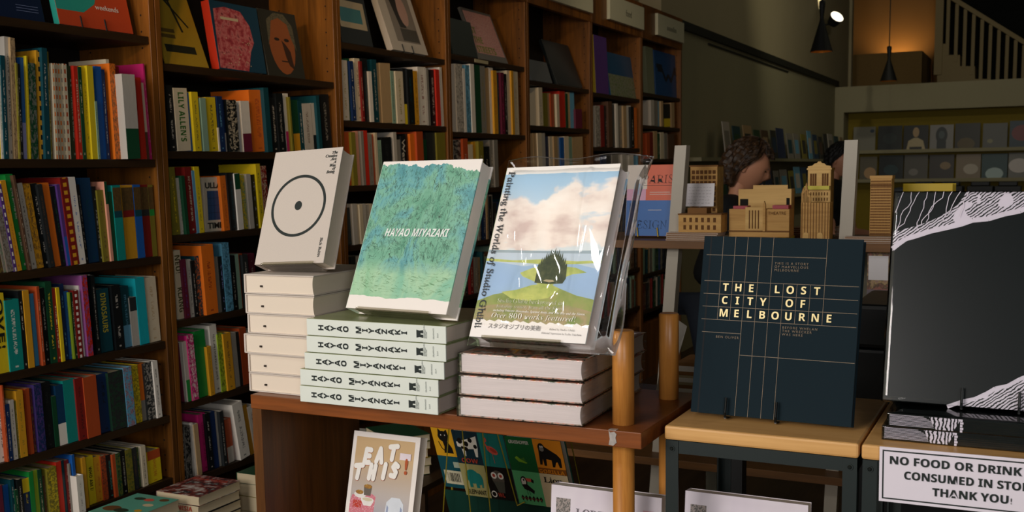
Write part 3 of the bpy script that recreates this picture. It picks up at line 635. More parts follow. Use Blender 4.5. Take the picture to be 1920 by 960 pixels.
# --- five pale Hayao Miyazaki books
PALE = plain('pale_mint_cover', 'D9DFD6', .38, var=.03, spec=.5)
WC = None
def watercolour(name, edge=True, W=.235, H=.30):
    m, N, L, B = newmat(name); tc = N.new('ShaderNodeTexCoord'); sp = N.new('ShaderNodeSeparateXYZ'); v = tc.outputs['Object']; L.new(v, sp.inputs[0])
    x = mth(N, L, 'DIVIDE', sp.outputs[0], W); z = mth(N, L, 'DIVIDE', sp.outputs[2], H)
    n1 = noise(N, L, scaled(N, L, v, (14, 14, 9)), 1, 4, .6, .8)
    n2 = noise(N, L, scaled(N, L, v, (90, 90, 45)), 1, 3, .7, 1.5)
    n3 = noise(N, L, scaled(N, L, v, (38, 38, 18)), 1, 5, .6, 2.5)
    leaf = ramp(N, L, n1, [(.32, srgb('5F9E83')), (.46, srgb('7FB79C')), (.54, srgb('6FAEAE')), (.68, srgb('4E8F98'))])
    leaf = mixc(N, L, mth(N, L, 'MULTIPLY', mth(N, L, 'GREATER_THAN', n2, .58), .45), leaf, srgb('356D5C'))
    leaf = mixc(N, L, mth(N, L, 'MULTIPLY', mth(N, L, 'LESS_THAN', mth(N, L, 'ABSOLUTE', mth(N, L, 'SUBTRACT', n3, .5)), .010), .75), leaf, srgb('2C4A40'))
    grass = ramp(N, L, n1, [(.3, srgb('7FBB92')), (.5, srgb('A9D0AC')), (.7, srgb('86C0A4'))])
    grass = mixc(N, L, mth(N, L, 'MULTIPLY', mth(N, L, 'LESS_THAN', mth(N, L, 'ABSOLUTE', mth(N, L, 'SUBTRACT', noise(N, L, scaled(N, L, v, (12, 12, 50)), 1, 4, .6, 2), .5)), .008), .5), grass, srgb('5A7A48'))
    zz = mth(N, L, 'ADD', z, mth(N, L, 'MULTIPLY', mth(N, L, 'SUBTRACT', n1, .5), .10))
    f = mth(N, L, 'MULTIPLY_ADD', zz, 12.0, -2.9)
    cl = N.new('ShaderNodeClamp'); L.new(f, cl.inputs[0])
    col = mixc(N, L, cl.outputs[0], grass, leaf)
    # unpainted paper at the foot and along the head
    wob = mth(N, L, 'MULTIPLY', mth(N, L, 'SUBTRACT', noise(N, L, scaled(N, L, v, (16, 1, 1)), 1, 3), .5), .07)
    wob2 = mth(N, L, 'MULTIPLY', mth(N, L, 'SUBTRACT', noise(N, L, scaled(N, L, v, (130, 1, 1)), 1, 3), .5), .05)
    foot = mth(N, L, 'LESS_THAN', mth(N, L, 'ADD', z, wob), .085)
    hx = mth(N, L, 'MULTIPLY', mth(N, L, 'MAXIMUM', mth(N, L, 'SUBTRACT', x, .62), 0.0), .16)
    head = mth(N, L, 'GREATER_THAN', mth(N, L, 'ADD', mth(N, L, 'ADD', z, mth(N, L, 'ADD', wob, wob2)), hx), .975)
    col = mixc(N, L, mth(N, L, 'MAXIMUM', foot, head), col, srgb('F2EBE4'))
    L.new(col, B.inputs['Base Color']); B.inputs['Roughness'].default_value = .35
    return m
WC = watercolour('green_watercolour_print')
COVH = plain('muddy_green_cover', '8C9468', .25, var=.5, scale=9, spec=.5)
hl = [1.07, 1.1025, 1.1345, 1.167, 1.199, 1.2315]
hxr = [-.9520, -.9500, -.9385, -.9335, -.9325]; hyw = [0, .0, .3, -.2, -.4]
PL5 = ['lowest of the middle stack, on the table', 'second from the bottom of the middle stack', 'at mid height of the middle stack', 'second from the top of the middle stack', 'topmost of the middle stack']
for k in range(5):
    z0, z1 = hl[k]+.0003, hl[k+1]-.0003; t_ = z1-z0; L_ = .3035
    M = lie_matrix('spine', hxr[k], 1.6075+[0, .0, .002, .001, .001][k], z0, t_, hyw[k])
    r = empty('pale_art_book', M, 'mint spined HAYAO MIYAZAKI book lying flat, %s' % PL5[k], 'book', 'stack of HAYAO MIYAZAKI books')
    hardback(r, .235, L_, t_, COVH, PG_H, spine=PALE, board=.0024, over=.003)
    # the lettering on the spine: letters stand upright when the book stands
    ym = t_/2
    text('spine_lettering', '\n'.join('HAYAO MIYAZAKI'), r, (-.0014, ym, L_*.872), (0, -1, 0), (0, 0, 1), .0160, INK, 'sans', 'CENTER', line=.885, offset=.006)
    a2 = MB()
    for (u0, u1) in ((-.0072, -.0012), (.0012, .0072)):
        a2.face([(-.0017, ym+u0, .0465), (-.0017, ym+u1, .0465), (-.0017, ym+u1*(.8 if u1 > .005 else 1), .054), (-.0017, ym+u1, .0605), (-.0017, ym+u0, .0605), (-.0017, ym+u0*(.8 if u0 < -.005 else 1), .054)], INK)
    a2.face([(-.0017, ym-.0012, .052), (-.0017, ym+.0012, .052), (-.0017, ym+.0012, .0605), (-.0017, ym-.0012, .0605)], INK)
    a2.build('museum_mark', r, merge=False)
    GI = plain('grey_print', '8A918C', .6)
    text('small_lettering', 'ACADEMY MUSEUM\nOF MOTION\nPICTURES', r, (-.0014, ym+.0075, .0435), (0, -1, 0), (0, 0, 1), .0028, GI, None, 'LEFT', line=.85)
    text('small_lettering', 'DELMONICO', r, (-.0014, ym+.008, .024), (0, -1, 0), (0, 0, 1), .0033, GI, None, 'LEFT')
    text('small_lettering', 'D.A.P.', r, (-.0014, ym+.005, .0155), (0, -1, 0), (0, 0, 1), .0033, GI, None, 'LEFT')
# --- leaning green picture book
M = pose((-1.1707, 1.6455, 1.2497), (.993, -.118, .0037), (.0457, .4133, .9094))
hb = empty('green_picture_book', M, 'picture book with green leafy watercolour cover lettered HAYAO MIYAZAKI, leaning on the middle stack', 'book')
hardback(hb, .235, .3002, .0387, WC, pagemat('grey_pages_tall', 'F0E6DC', .10), spine=plain('mint_edge', 'CFE0D0', .4), board=.003)
text('title_lettering', 'HAYAO MIYAZAKI', hb, (.050, -.0002, .145), (1, 0, .01), (0, 0, 1), .02, plain('pale_print', 'E9EFEA', .5, var=.02), 'sansital', 'LEFT', width=.150, height=.0160)
a = Art(); LFc = plain('leaf_print', 'A9B94A', .6); STM = plain('stem_print', '8A5A46', .6); DK = plain('sketch_line', '3E4F44', .7)
# loose painted foliage strokes
rr = random.Random(3)
for k in range(150):
    x = rr.uniform(.01, .225); z = rr.uniform(.10, .275); l = rr.uniform(.004, .012); an = rr.uniform(-2.4, -.9)
    a.line(x, z, x+l*cos(an), z+l*sin(an), .0006, DK)
a.build('foliage_strokes', hb); a = Art()
for k in range(60):
    x = rr.uniform(.01, .22); z = rr.uniform(.035, .07); l = rr.uniform(.004, .010); an = rr.uniform(-.5, .4)
    a.line(x, z, x+l*cos(an), z+l*sin(an), .0005, plain('grass_line', '5C8A5E', .7))
a.build('grass_strokes', hb)
easel(M, .235, .0387, 'clear acrylic easel under the leaning green picture book', 1.2315, .03, .20)
# --- three wrapped books, foot edges to the viewer
def patchy(name, cols, scale=40, rough=.2):
    if name in MATS: return MATS[name]
    m, N, L, B = newmat(name); tc = N.new('ShaderNodeTexCoord')
    n = noise(N, L, tc.outputs['Object'], scale, 3, .6)
    st = [(.3+.4*i/(len(cols)-1), srgb(c)) for i, c in enumerate(cols)]
    L.new(ramp(N, L, n, st), B.inputs['Base Color']); B.inputs['Roughness'].default_value = rough; MATS[name] = m; return m
GCOV = patchy('printed_landscape_edge', ['4E6B34', '2E2A22', 'B8A494', 'C86A58', '7F9A48'], 60)
GSP = patchy('dark_printed_spine', ['23301F', '3C4A38', '8E8A78', '232824'], 45)
FILM = plasticmat('shrink_film', .05, (1, 1, 1, 1), .05)
def crinkle(name, root, x0, x1, y0, y1, z0, z1, seed, amp=.0022, nx=18, nz=14, faces='fklrtb', mat=None):
    """closed film sleeve: six gently crumpled sheets round a box"""
    rr = random.Random(seed); m = MB(); mat = mat or FILM
    ph = [(rr.uniform(40, 160), rr.uniform(40, 160), rr.uniform(0, 6.3)) for _ in range(6)]
    def off(a, b): return sum(sin(p*a+q*b+s) for p, q, s in ph)/6*amp
    def sheet(f, n1, n2):
        g = [[f(i/n1, j/n2) for i in range(n1+1)] for j in range(n2+1)]
        for j in range(n2):
            for i in range(n1): m.face([g[j][i], g[j][i+1], g[j+1][i+1], g[j+1][i]], mat)
    e = lambda u: min(1, min(u, 1-u)*8)
    if 'f' in faces: sheet(lambda u, v: (x0+(x1-x0)*u, y0-off(u, v*1.3)*e(u)*e(v), z0+(z1-z0)*v), nx, nz)
    if 'k' in faces: sheet(lambda u, v: (x0+(x1-x0)*u, y1+off(u+2, v)*e(u)*e(v), z0+(z1-z0)*v), nx, nz)
    if 'l' in faces: sheet(lambda u, v: (x0-off(u+3, v)*e(u)*e(v), y0+(y1-y0)*u, z0+(z1-z0)*v), nx, nz)
    if 'r' in faces: sheet(lambda u, v: (x1+off(u+5, v)*e(u)*e(v), y0+(y1-y0)*u, z0+(z1-z0)*v), nx, nz)
    if 't' in faces: sheet(lambda u, v: (x0+(x1-x0)*u, y0+(y1-y0)*v, z1+off(u+7, v)*e(u)*e(v)), nx, nz)
    if 'b' in faces: sheet(lambda u, v: (x0+(x1-x0)*u, y0+(y1-y0)*v, z0-off(u+9, v)*e(u)*e(v)), nx, nz)
    return m.build(name, root, merge=True, smooth=True)
gl = [1.07, 1.1085, 1.1475, 1.1865]
PL3 = ['lowest, on the table', 'in the middle', 'topmost']
for k in range(3):
    z0, z1 = gl[k]+.0028, gl[k+1]-.0012; t_ = z1-z0
    M = lie_matrix('edge', [-.911, -.9085, -.9075][k], [1.610, 1.609, 1.611][k], z0, t_, [2.2, 1.6, 1.2][k])
    r = empty('wrapped_art_book', M, 'film-wrapped thick art book with white page edges, %s of the right stack' % PL3[k], 'book', 'stack of three film-wrapped books')
    hardback(r, .2315, .33, t_, GCOV, PG_W, spine=GSP, board=.0022, over=.002)
    crinkle('plastic_wrap', r, -.003, .2335, -.0008, t_+.0008, -.003, .333, 20+k, .0012)
# --- leaning wrapped landscape book
sG = 1.02
M = pose((-.8836, 1.6041, 1.2167), (.9932, -.1155, .0167), (.0343, .4256, .9043), sG)
gb = empty('landscape_art_book', M, 'art book in a clear plastic bag, with clouds, lake and meadow painted on its cover', 'book')
GW, GH, GT = .2297*sG, .3203*sG, .0355*sG
def landscape(name):
    m, N, L, B = newmat(name); tc = N.new('ShaderNodeTexCoord'); sp = N.new('ShaderNodeSeparateXYZ'); v = tc.outputs['Object']; L.new(v, sp.inputs[0])
    z = mth(N, L, 'DIVIDE', sp.outputs[2], GH); x = mth(N, L, 'DIVIDE', sp.outputs[0], GW)
    nc = noise(N, L, scaled(N, L, v, (9, 9, 14)), 1, 4, .55, .3)
    nf = noise(N, L, scaled(N, L, v, (60, 60, 60)), 1, 3, .6)
    sky = mixc(N, L, mth(N, L, 'MULTIPLY_ADD', z, 2.0, -1.0), srgb('DDE6E8'), srgb('9CC4E0'))
    dist = mth(N, L, 'MULTIPLY', mth(N, L, 'ABSOLUTE', mth(N, L, 'SUBTRACT', z, mth(N, L, 'ADD', mth(N, L, 'MULTIPLY', x, .14), .63))), 1.25)
    cloud = mth(N, L, 'SUBTRACT', mth(N, L, 'ADD', nc, .10), dist)
    cm = N.new('ShaderNodeMapRange'); L.new(cloud, cm.inputs[0]); cm.inputs[1].default_value = .38; cm.inputs[2].default_value = .44
    ccol = ramp(N, L, noise(N, L, scaled(N, L, v, (12, 12, 22)), 1, 4), [(.35, srgb('D3BFB8')), (.5, srgb('F1E6DC')), (.7, srgb('FBF6EE'))])
    col = mixc(N, L, cm.outputs[0], sky, ccol)
    top = mth(N, L, 'GREATER_THAN', mth(N, L, 'ADD', z, mth(N, L, 'MULTIPLY', nf, .012)), .962)
    col = mixc(N, L, top, col, srgb('F6F1EA'))
    L.new(col, B.inputs['Base Color']); B.inputs['Roughness'].default_value = .4
    return m
LAND = landscape('painted_sky_print')
hardback(gb, GW, GH, GT, LAND, PG_W, spine=plain('grey_green_edge', '8FA07E', .5), board=.0028)
a = Art()
WA = plain('lake_blue_print', 'A2BEDC', .5, var=.10, scale=14); WB = plain('lake_far_print', 'C4D2DE', .5, var=.08, scale=18)
ME = patchy('meadow_print', ['A9B85A', 'C8CC72', 'B4BE66', '98A850'], 28, .5); ME2 = patchy('meadow_shade_print', ['7C8E48', '96A258', 'A89E68'], 22, .5)
FG = patchy('foreground_print', ['74864A', '949A5E', 'AE9A74', '80944E'], 16, .5)
TR = patchy('tree_print', ['2E3822', '3F4A2C', '5C5F3C'], 60, .5); PAP = plain('paper_margin', 'F6F1EC', .6, var=.02); HZ = plain('haze_print', '9FB0B8', .5)
X = lambda u: u*GW
Z = lambda v: v*GH
def W(pts): return [(X(u), Z(v)) for u, v in pts]
a.poly(W([(0, .10), (1, .10), (1, .502), (0, .497)]), WB)
a.poly(W([(0, .487), (1, .487), (1, .506), (.5, .500), (0, .503)]), HZ)
a.poly(W([(0, .10), (1, .10), (1, .40), (.72, .44), (.35, .41), (0, .44)]), WA)
a.poly(W([(.0, .452), (.25, .443), (.52, .452), (.80, .443), (1, .452), (1, .437), (.8, .428), (.55, .422), (.3, .431), (.0, .436)]), ME)
a.poly(W([(.33, .372), (.44, .404), (.60, .418), (.80, .408), (.90, .382), (.78, .370), (.70, .345), (.62, .30), (.55, .29), (.47, .325), (.36, .352)]), ME)
a.poly(W([(.84, .30), (.97, .34), (1, .36), (1, .10), (.80, .10)]), WA)
a.poly(W([(0, .10), (1, .10), (1, .236), (.85, .255), (.72, .285), (.60, .315), (.45, .30), (.28, .262), (.14, .245), (0, .205)]), ME2)
a.poly(W([(.20, .26), (.33, .275), (.46, .305), (.60, .318), (.70, .288), (.62, .235), (.45, .215), (.30, .225)]), ME)
a.poly(W([(0, .09), (1, .09), (1, .17), (.8, .20), (.55, .185), (.3, .20), (.1, .18), (0, .16)]), FG)
# small dark grove
gr = [(.475, .318)]
for k in range(15):
    u = .475+.235*k/14; hgt = .07+.10*sin(pi*(k+1.5)/17)
    gr += [(u, .335+hgt*.86), (u+.008, .335+hgt+(.014 if k % 2 else 0)), (u+.014, .335+hgt*.86)]
gr += [(.735, .345), (.715, .318), (.6, .312)]
a.poly(W(gr), TR)
a.poly(W([(.545, .330), (.57, .338), (.63, .336), (.645, .327), (.60, .322)]), plain('thatch_print', 'B9A886', .6))
# torn paper margin at the foot
ft = [(0, 0), (1, 0)]+[(1-k/40, .098+.006*sin(k*2.1)+.003*sin(k*5.3)) for k in range(41)]
a.poly(W(ft), PAP)
a.build('painted_landscape', gb)
yA = -.0017
text('title_lettering', 'Painting the Worlds of Studio Ghibli', gb, (X(.033), yA, Z(.972)), (0, 0, -1), (1, 0, 0), .02, plain('grey_ink', '3A3E42', .6), 'upital', 'LEFT', width=Z(.925), height=.0185, offset=.012)
WP = WPR
text('subtitle_lettering', 'Studio Ghibli background art', gb, (X(.19), yA, Z(.198)), (1, 0, 0), (0, 0, 1), .02, WP, 'upital', 'LEFT', width=X(.58), height=.0105, offset=-.02)
text('subtitle_lettering', 'featuring scenery from all the films,', gb, (X(.19), yA, Z(.170)), (1, 0, 0), (0, 0, 1), .02, WP, 'upital', 'LEFT', width=X(.58), height=.0078, offset=-.02)
text('subtitle_lettering', 'including Princess Mononoke, Spirited Away, and The Boy and the Heron.', gb, (X(.17), yA, Z(.148)), (1, 0, 0), (0, 0, 1), .02, WP, 'ital', 'LEFT', width=X(.79), height=.0058)
text('subtitle_lettering', 'Over 800 works featured!', gb, (X(.165), yA, Z(.112)), (1, 0, 0), (0, 0, 1), .02, WP, 'bital', 'LEFT', width=X(.72), height=.0125, offset=-.018)
text('japanese_lettering', 'スタジオジブリの美術', gb, (X(.155), yA, Z(.054)), (1, 0, 0), (0, 0, 1), .02, plain('soft_ink', '8C8A88', .6), None, 'LEFT', width=X(.46), height=.0098)
text('small_lettering', 'Edited by Studio Ghibli', gb, (X(.69), yA, Z(.060)), (1, 0, 0), (0, 0, 1), .02, plain('soft_ink', '8C8A88', .6), 'upital', 'LEFT', width=X(.21), height=.0045, offset=-.02)
text('small_lettering', 'Editorial Supervision by Toshio Takahata', gb, (X(.63), yA, Z(.038)), (1, 0, 0), (0, 0, 1), .02, plain('soft_ink', '8C8A88', .6), 'upital', 'LEFT', width=X(.33), height=.0045, offset=-.02)
# the loose clear bag: wider and taller than the book
BAG = plasticmat('crinkled_bag', .035, (1, 1, 1, 1), .035)
def bag():
    m = MB(); rr = random.Random(11)
    x0, x1, z0, z1 = -.014, GW+.046, -.012, GH+.026
    fold = [(rr.uniform(x0, x1), rr.uniform(.02, z1), rr.uniform(-.6, .6), rr.uniform(.010, .022), rr.uniform(.05, .14), rr.choice((-1, 1))) for _ in range(8)]
    fold += [(GW*.33, GH*.47, .30, .006, .09, 1), (GW*.36, GH*.30, -.1, .007, .07, -1), (GW*1.06, GH*.55, .02, .006, .16, 1), (GW*.78, GH*.62, .05, .004, .18, 1), (GW*1.03, GH*.2, -.15, .006, .1, -1)]
    def h(x, z):
        s = 0
        for fx, fz, an, wd, ln, sg in fold:
            u = (x-fx)*cos(an)+(z-fz)*sin(an); v = -(x-fx)*sin(an)+(z-fz)*cos(an)
            s += sg*.0030*math.exp(-(u/wd)**2)*math.exp(-(v/ln)**2)
        return s+.0008*sin(50*x+20*z)
    nx, nz = 90, 110
    def sheet(yb, sgn, seed):
        g = []
        for j in range(nz+1):
            row = []
            for i in range(nx+1):
                u, v = i/nx, j/nz; x = x0+(x1-x0)*u; z = z0+(z1-z0)*v
                e = min(1, min(u, 1-u, v, 1-v)*9); bulge = e
                y = yb*bulge+(GT/2)*(1-bulge)+sgn*h(x+seed, z)*e
                if sgn < 0: y = min(y, -.0026*bulge+(GT/2)*(1-bulge))
                if u > .97: y += .004*sin(z*40)
                row.append((x+(.006*sin(z*17+1) if u > .98 else 0), y, z+(.004*sin(x*38) if v > .98 else 0)))
            g.append(row)
        for j in range(nz):
            for i in range(nx): m.face([g[j][i], g[j][i+1], g[j+1][i+1], g[j+1][i]], BAG)
    sheet(-.0045, -1, 0); sheet(GT+.004, 1, .31)
    return m.build('plastic_bag', gb, merge=True, smooth=True)
bag()
easel(M, GW, GT, 'clear acrylic easel under the bagged landscape book', 1.1865, .03, .19)

# --- the dark blue standing book
DB = plain('midnight_cloth', '16242B', .8, var=.10, scale=500, spec=.12)
GOLD = plain('bronze_line', '7A6850', .5, metal=.0, var=.08); GL2 = plain('pale_gold_foil', 'E2CE90', .35, metal=.1, var=.05)
M = pose((-.5371, 1.7695, 1.0785), (.9998, -.0051, -.0100), (.012, .2263, .9739))
lm = empty('melbourne_book', M, 'dark blue book with gold title THE LOST CITY OF MELBOURNE, standing on the bench', 'book')
MW, MH, MT = .2697, .3103, .028
hardback(lm, MW, MH, MT, DB, pagemat('dark_edge_pages', '2A2A26', .1), board=.003)
a = Art()
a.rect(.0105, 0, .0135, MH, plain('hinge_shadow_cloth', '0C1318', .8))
# printed grid, in cover fractions read off the photograph
vx = [.125, .205, .285, .367, .450, .532, .617, .700, .785]
def V(u, v0, v1, wd=.0007): a.line(u*MW, v0*MH, u*MW, v1*MH, wd, GOLD)
def Hh(v, u0, u1, wd=.0008): a.line(u0*MW, v*MH, u1*MW, v*MH, wd, GOLD)
rows = [.745, .672, .600, .527]
Hh(.893, .02, .785); Hh(.745, .02, .99); Hh(.672, .02, .99); Hh(.600, .02, .99); Hh(.527, .02, .99)
Hh(.455, .03, .285); Hh(.337, .285, .995)
for u, a0, a1 in ((.125, .527, 1), (.205, .527, 1), (.285, .0, 1), (.367, .0, 1), (.450, .0, 1), (.785, .527, 1), (.532, .0, .745), (.617, .527, .745), (.700, .527, .745)): V(u, a0, a1)
a.build('printed_grid', lm)
def cells(word, row, c0):
    for i, ch in enumerate(word):
        if ch == ' ': continue
        u = (vx[c0+i-1] if c0+i > 0 else .04)
        u = .165+.0825*(c0+i)
        text('title_lettering', ch, lm, (u*MW, -.0012, (row-.0545)*MH), (1, 0, 0), (0, 0, 1), .0185, GL2, 'sans', 'CENTER')
cells('THE LOST', .745, 0); cells('CITY OF', .672, 0); cells('MELBOURNE', .600, 0)
text('small_lettering', 'THIS IS A STORY\nOF MARVELLOUS\nMELBOURNE', lm, (.468*MW, -.001, .850*MH), (1, 0, 0), (0, 0, 1), .0058, GOLD, None, 'LEFT', line=1.0, space=1.35)
text('small_lettering', 'BEFORE WHELAN\nTHE WRECKER\nWAS HERE', lm, (.545*MW, -.001, .498*MH), (1, 0, 0), (0, 0, 1), .0058, GOLD, None, 'LEFT', line=1.0, space=1.35)
text('small_lettering', 'BEN OLIVER', lm, (.125*MW, -.001, .425*MH), (1, 0, 0), (0, 0, 1), .0058, GOLD, None, 'LEFT', space=1.35)
WIRE = plain('black_wire', '0E1212', .35, metal=.3)
def wire_stand(M, xs, w, t, label, hook=.030, zdrop=0.008, H=.15):
    r = empty('wire_stand', M, label, 'stand'); m = MB()
    inv = M.inverted()
    for x in xs:
        p = [Vector((x, -.008, hook)), Vector((x, -.0085, .004)), Vector((x, -.006, -.004)), Vector((x, t+.006, -.004)), Vector((x, t+.006, H))]
        m.tube(p, .0022, WIRE, 10)
    m.tube([Vector((xs[0], t+.006, H)), Vector((xs[1], t+.006, H))], .0022, WIRE, 10)
    foot = M @ Vector(((xs[0]+xs[1])/2, t+.07, 0)); foot.z = TZ+.003 if M.translation.z < 1.1 else M.translation.z-.004
    f = inv @ foot; m.tube([Vector(((xs[0]+xs[1])/2, t+.006, H)), f], .0022, WIRE, 10)
    m.build('bent_wire', r); return r
wire_stand(M, (.062, .148), MW, MT, 'black wire book stand hooked under the dark blue book')

# --- black wrapped book and the two under it
BK = plain('black_gloss_cover', '0E1616', .3, var=.05, spec=.35)
LACE = None
def lacemat():
    m, N, L, B = newmat('white_lace_print'); tc = N.new('ShaderNodeTexCoord'); v = tc.outputs['Object']
    def wavy(sc, rot, th, dist):
        n = N.new('ShaderNodeTexWave'); n.wave_type = 'BANDS'; n.bands_direction = 'X'; n.inputs['Scale'].default_value = sc; n.inputs['Distortion'].default_value = dist; n.inputs['Detail'].default_value = 3; n.inputs['Detail Scale'].default_value = 1.2
        mp = N.new('ShaderNodeMapping'); mp.inputs['Rotation'].default_value = (0, rot, 0); L.new(v, mp.inputs['Vector']); L.new(mp.outputs[0], n.inputs['Vector']); return mth(N, L, 'GREATER_THAN', n.outputs[1], th)
    den = noise(N, L, scaled(N, L, v, (22, 22, 22)), 1, 2)
    a1 = wavy(74, -.9, .38, 6.0)
    f = mth(N, L, 'MAXIMUM', a1, mth(N, L, 'GREATER_THAN', den, .60))
    L.new(mixc(N, L, f, srgb('101818'), srgb('D9D2DC')), B.inputs['Base Color']); B.inputs['Roughness'].default_value = .3; return m
LACE = lacemat(); LW = plain('white_lace_solid', 'D9D2DC', .35, var=.04)
M = pose((-.222, 1.792, 1.121), (1, 0, -.004), (0.0, .25, .968))
bb = empty('black_wrapped_book', M, 'large upright black book in plastic with white lace lines in its corners', 'book')
BW, BH, BT = .285, .345, .028
hardback(bb, BW, BH, BT, BK, pagemat('dark_edge_pages', '2A2A26', .1), spine=BK, board=.003)
a = Art()
# lace band falling from the top right to the left edge
lo = [(0, .712), (.03, .735), (.07, .762), (.12, .775), (.20, .800), (.28, .817), (.36, .835), (.42, .855), (.50, .862), (.58, .885), (.66, .900), (.72, .930), (.80, .958), (.86, .970), (.95, .985), (1, 1)]
hi = [(0, .80), (.06, .82), (.12, .835), (.20, .86), (.28, .90), (.34, .94), (.38, 1)]
a.poly([(x*BW, z*BH) for x, z in lo]+[(BW, BH)]+[(x*BW, z*BH) for x, z in hi[::-1]], LACE)
for (p, q) in zip(lo[:-1], lo[1:]): a.line(p[0]*BW, p[1]*BH+.0035, q[0]*BW, q[1]*BH+.0035, .008, LW)
rr = random.Random(5)
for k in range(9):
    x = .012+k*.0125; z = BH; pts = []
    xe = x
    while z > BH*(.80+.012*k) and xe > .001:
        nz_ = z-rr.uniform(.006, .011); nx_ = max(.001, xe-rr.uniform(-.001, .0045)-(.004 if rr.random() < .2 else 0)); a.line(xe, z, nx_, nz_, .0011, LW); xe, z = nx_, nz_
a.build('upper_lace_print', bb); a = Art()
# small band rising at the foot
lo2 = [(.34, 0), (.42, .03), (.48, .045), (.54, .075), (.58, .10), (.64, .115), (.70, .15), (.76, .175), (.86, .2), (1, .22)]
a.poly([(x*BW, z*BH) for x, z in lo2]+[(BW, 0)], LACE)
for (p, q) in zip(lo2[:-1], lo2[1:]): a.line(p[0]*BW, p[1]*BH-.003, q[0]*BW, q[1]*BH-.003, .006, LW)
a.build('lower_lace_print', bb)
crinkle('plastic_wrap', bb, -.003, BW+.002, -.002, BT+.002, -.002, BH+.001, 44, .0022, 30, 30)
wire_stand(M, (.118, .20), BW, BT, 'black wire book stand hooked under the large black wrapped book', hook=.028)
for k, (z0, z1, x, lab) in enumerate(((1.0712, 1.0925, -.213, 'lower'), (1.0935, 1.1145, -.2055, 'upper'))):
    t_ = z1-z0; L_ = .30
    M2 = lie_matrix('spine', x+L_, 1.728-.006*k*0, z0, t_, -.3+.6*k)
    r = empty('black_wrapped_book', M2, 'flat black book with white lace lines on its spine, %s of the pair' % lab, 'book', 'flat pair of black wrapped books')
    hardback(r, .26, L_, t_, BK, pagemat('dark_edge_pages', '2A2A26', .1), board=.0025)
    a3 = MB(); rr = random.Random(8+k)
    for j in range(9):
        y = .0015+j*(t_-.003)/9; z = L_-.002; prev = None
        a3.face([(-.0014, y, z), (-.0014, y+.0007, z), (-.0014, y+.0007, z-.05-.004*j), (-.0014, y, z-.05-.004*j)], LW)
    n = 22
    a3.face([(-.0015, .001, L_-.105), (-.0015, t_-.001, L_-.095), (-.0015, t_-.001, L_-.068), (-.0015, .001, L_-.060)], LACE)
    for j in range(5):
        a3.face([(-.0016, .001+j*.0042, L_-.1075-.0012*(j % 2)), (-.0016, .0045+j*.0042, L_-.1075-.0012*(j % 2)), (-.0016, .0045+j*.0042, L_-.104), (-.0016, .001+j*.0042, L_-.104)], LW)
    a3.build('lace_print', r, merge=False)
    crinkle('plastic_wrap', r, -.002, .262, -.0003, t_+.0003, -.002, L_+.002, 50+k, .0006)
# --- notice on the bench edge
SGW = plain('notice_card', 'E3DCE6', .5, var=.02)
pA = aty(1650, 837, 1.683); pB = aty(1648, 939, 1.683)
zt_, zb_ = pA.z, pB.z; nx0 = pA.x; nw = .255
M = Matrix.Translation((nx0, 1.683, zb_)) @ Matrix.Rotation(radians(-.4), 4, 'Y')
nt = empty('notice_sign', M, 'white notice with black border reading NO FOOD OR DRINK, hung on the bench edge', 'sign')
nh = zt_-zb_
MB().box(0, nw, 0, .0022, 0, nh, SGW).build('card', nt, bevel=.0004)
a = Art(); bd = .0045
for q in ((bd, bd, nw-bd, bd+.0022), (bd, nh-bd-.0022, nw-bd, nh-bd), (bd, bd, bd+.0022, nh-bd), (nw-bd-.0022, bd, nw-bd, nh-bd)): a.rect(q[0], q[1], q[2], q[3], INK)
a.build('printed_border', nt)
text('notice_lettering', 'NO FOOD OR DRINK', nt, (.0155, -.0005, nh-.0255), (1, 0, 0), (0, 0, 1), .019, INK, 'sans', 'LEFT', width=.183, height=.0128, offset=.01)
text('notice_lettering', 'TO BE', nt, (.0155+.189, -.0005, nh-.0255), (1, 0, 0), (0, 0, 1), .019, INK, 'sans', 'LEFT', width=.036, height=.0128)
text('notice_lettering', 'CONSUMED IN STORE', nt, (.0365, -.0005, nh-.0475), (1, 0, 0), (0, 0, 1), .019, INK, 'sans', 'LEFT', width=.182, height=.0128, offset=.01)
text('notice_lettering', 'THANK YOU', nt, (.0770, -.0005, nh-.0690), (1, 0, 0), (0, 0, 1), .019, INK, 'sans', 'LEFT', width=.1045, height=.0128, offset=.01)
text('notice_lettering', '!', nt, (.1835, -.0005, nh-.0690), (1, 0, 0), (0, 0, 1), .0125, INK, 'sans', 'LEFT')

# ================================================================== UNDER THE TABLE
def pbook(root, w, h, t, cover, pages=None, spine=None): return hardback(root, w, h, t, cover, pages or PGW, spine=spine, board=.0012, over=.0004)
# white-framed food book
sE = .87
M = pose((-1.4711, 2.0136, .6071), (.9861, -.159, .0476), (-.004, .2641, .9645), sE)
M.translation.z += .006
et = empty('food_book', M, 'white bordered paperback titled EAT THIS! with bowls and a chair, standing under the table', 'book')
EW, EH, ET = .21*sE, .28*sE, .025*sE
WHC = plain('white_card_cover', 'EDE6DF', .45, var=.02)
pbook(et, EW, EH, ET, WHC, PGW)
m_, N, L, B = newmat('printed_wall_photo'); tc = N.new('ShaderNodeTexCoord'); sp = N.new('ShaderNodeSeparateXYZ'); L.new(tc.outputs['Object'], sp.inputs[0])
L.new(ramp(N, L, mth(N, L, 'DIVIDE', sp.outputs[2], EH), [(.10, srgb('8E97B4')), (.5, srgb('BDB3AC')), (.80, srgb('CDAE82'))]), B.inputs['Base Color']); B.inputs['Roughness'].default_value = .4
PHO = m_
a = Art(); X = lambda u: u*EW; Z = lambda v: v*EH
a.rect(X(.055), Z(.04), X(.935), Z(.955), PHO)
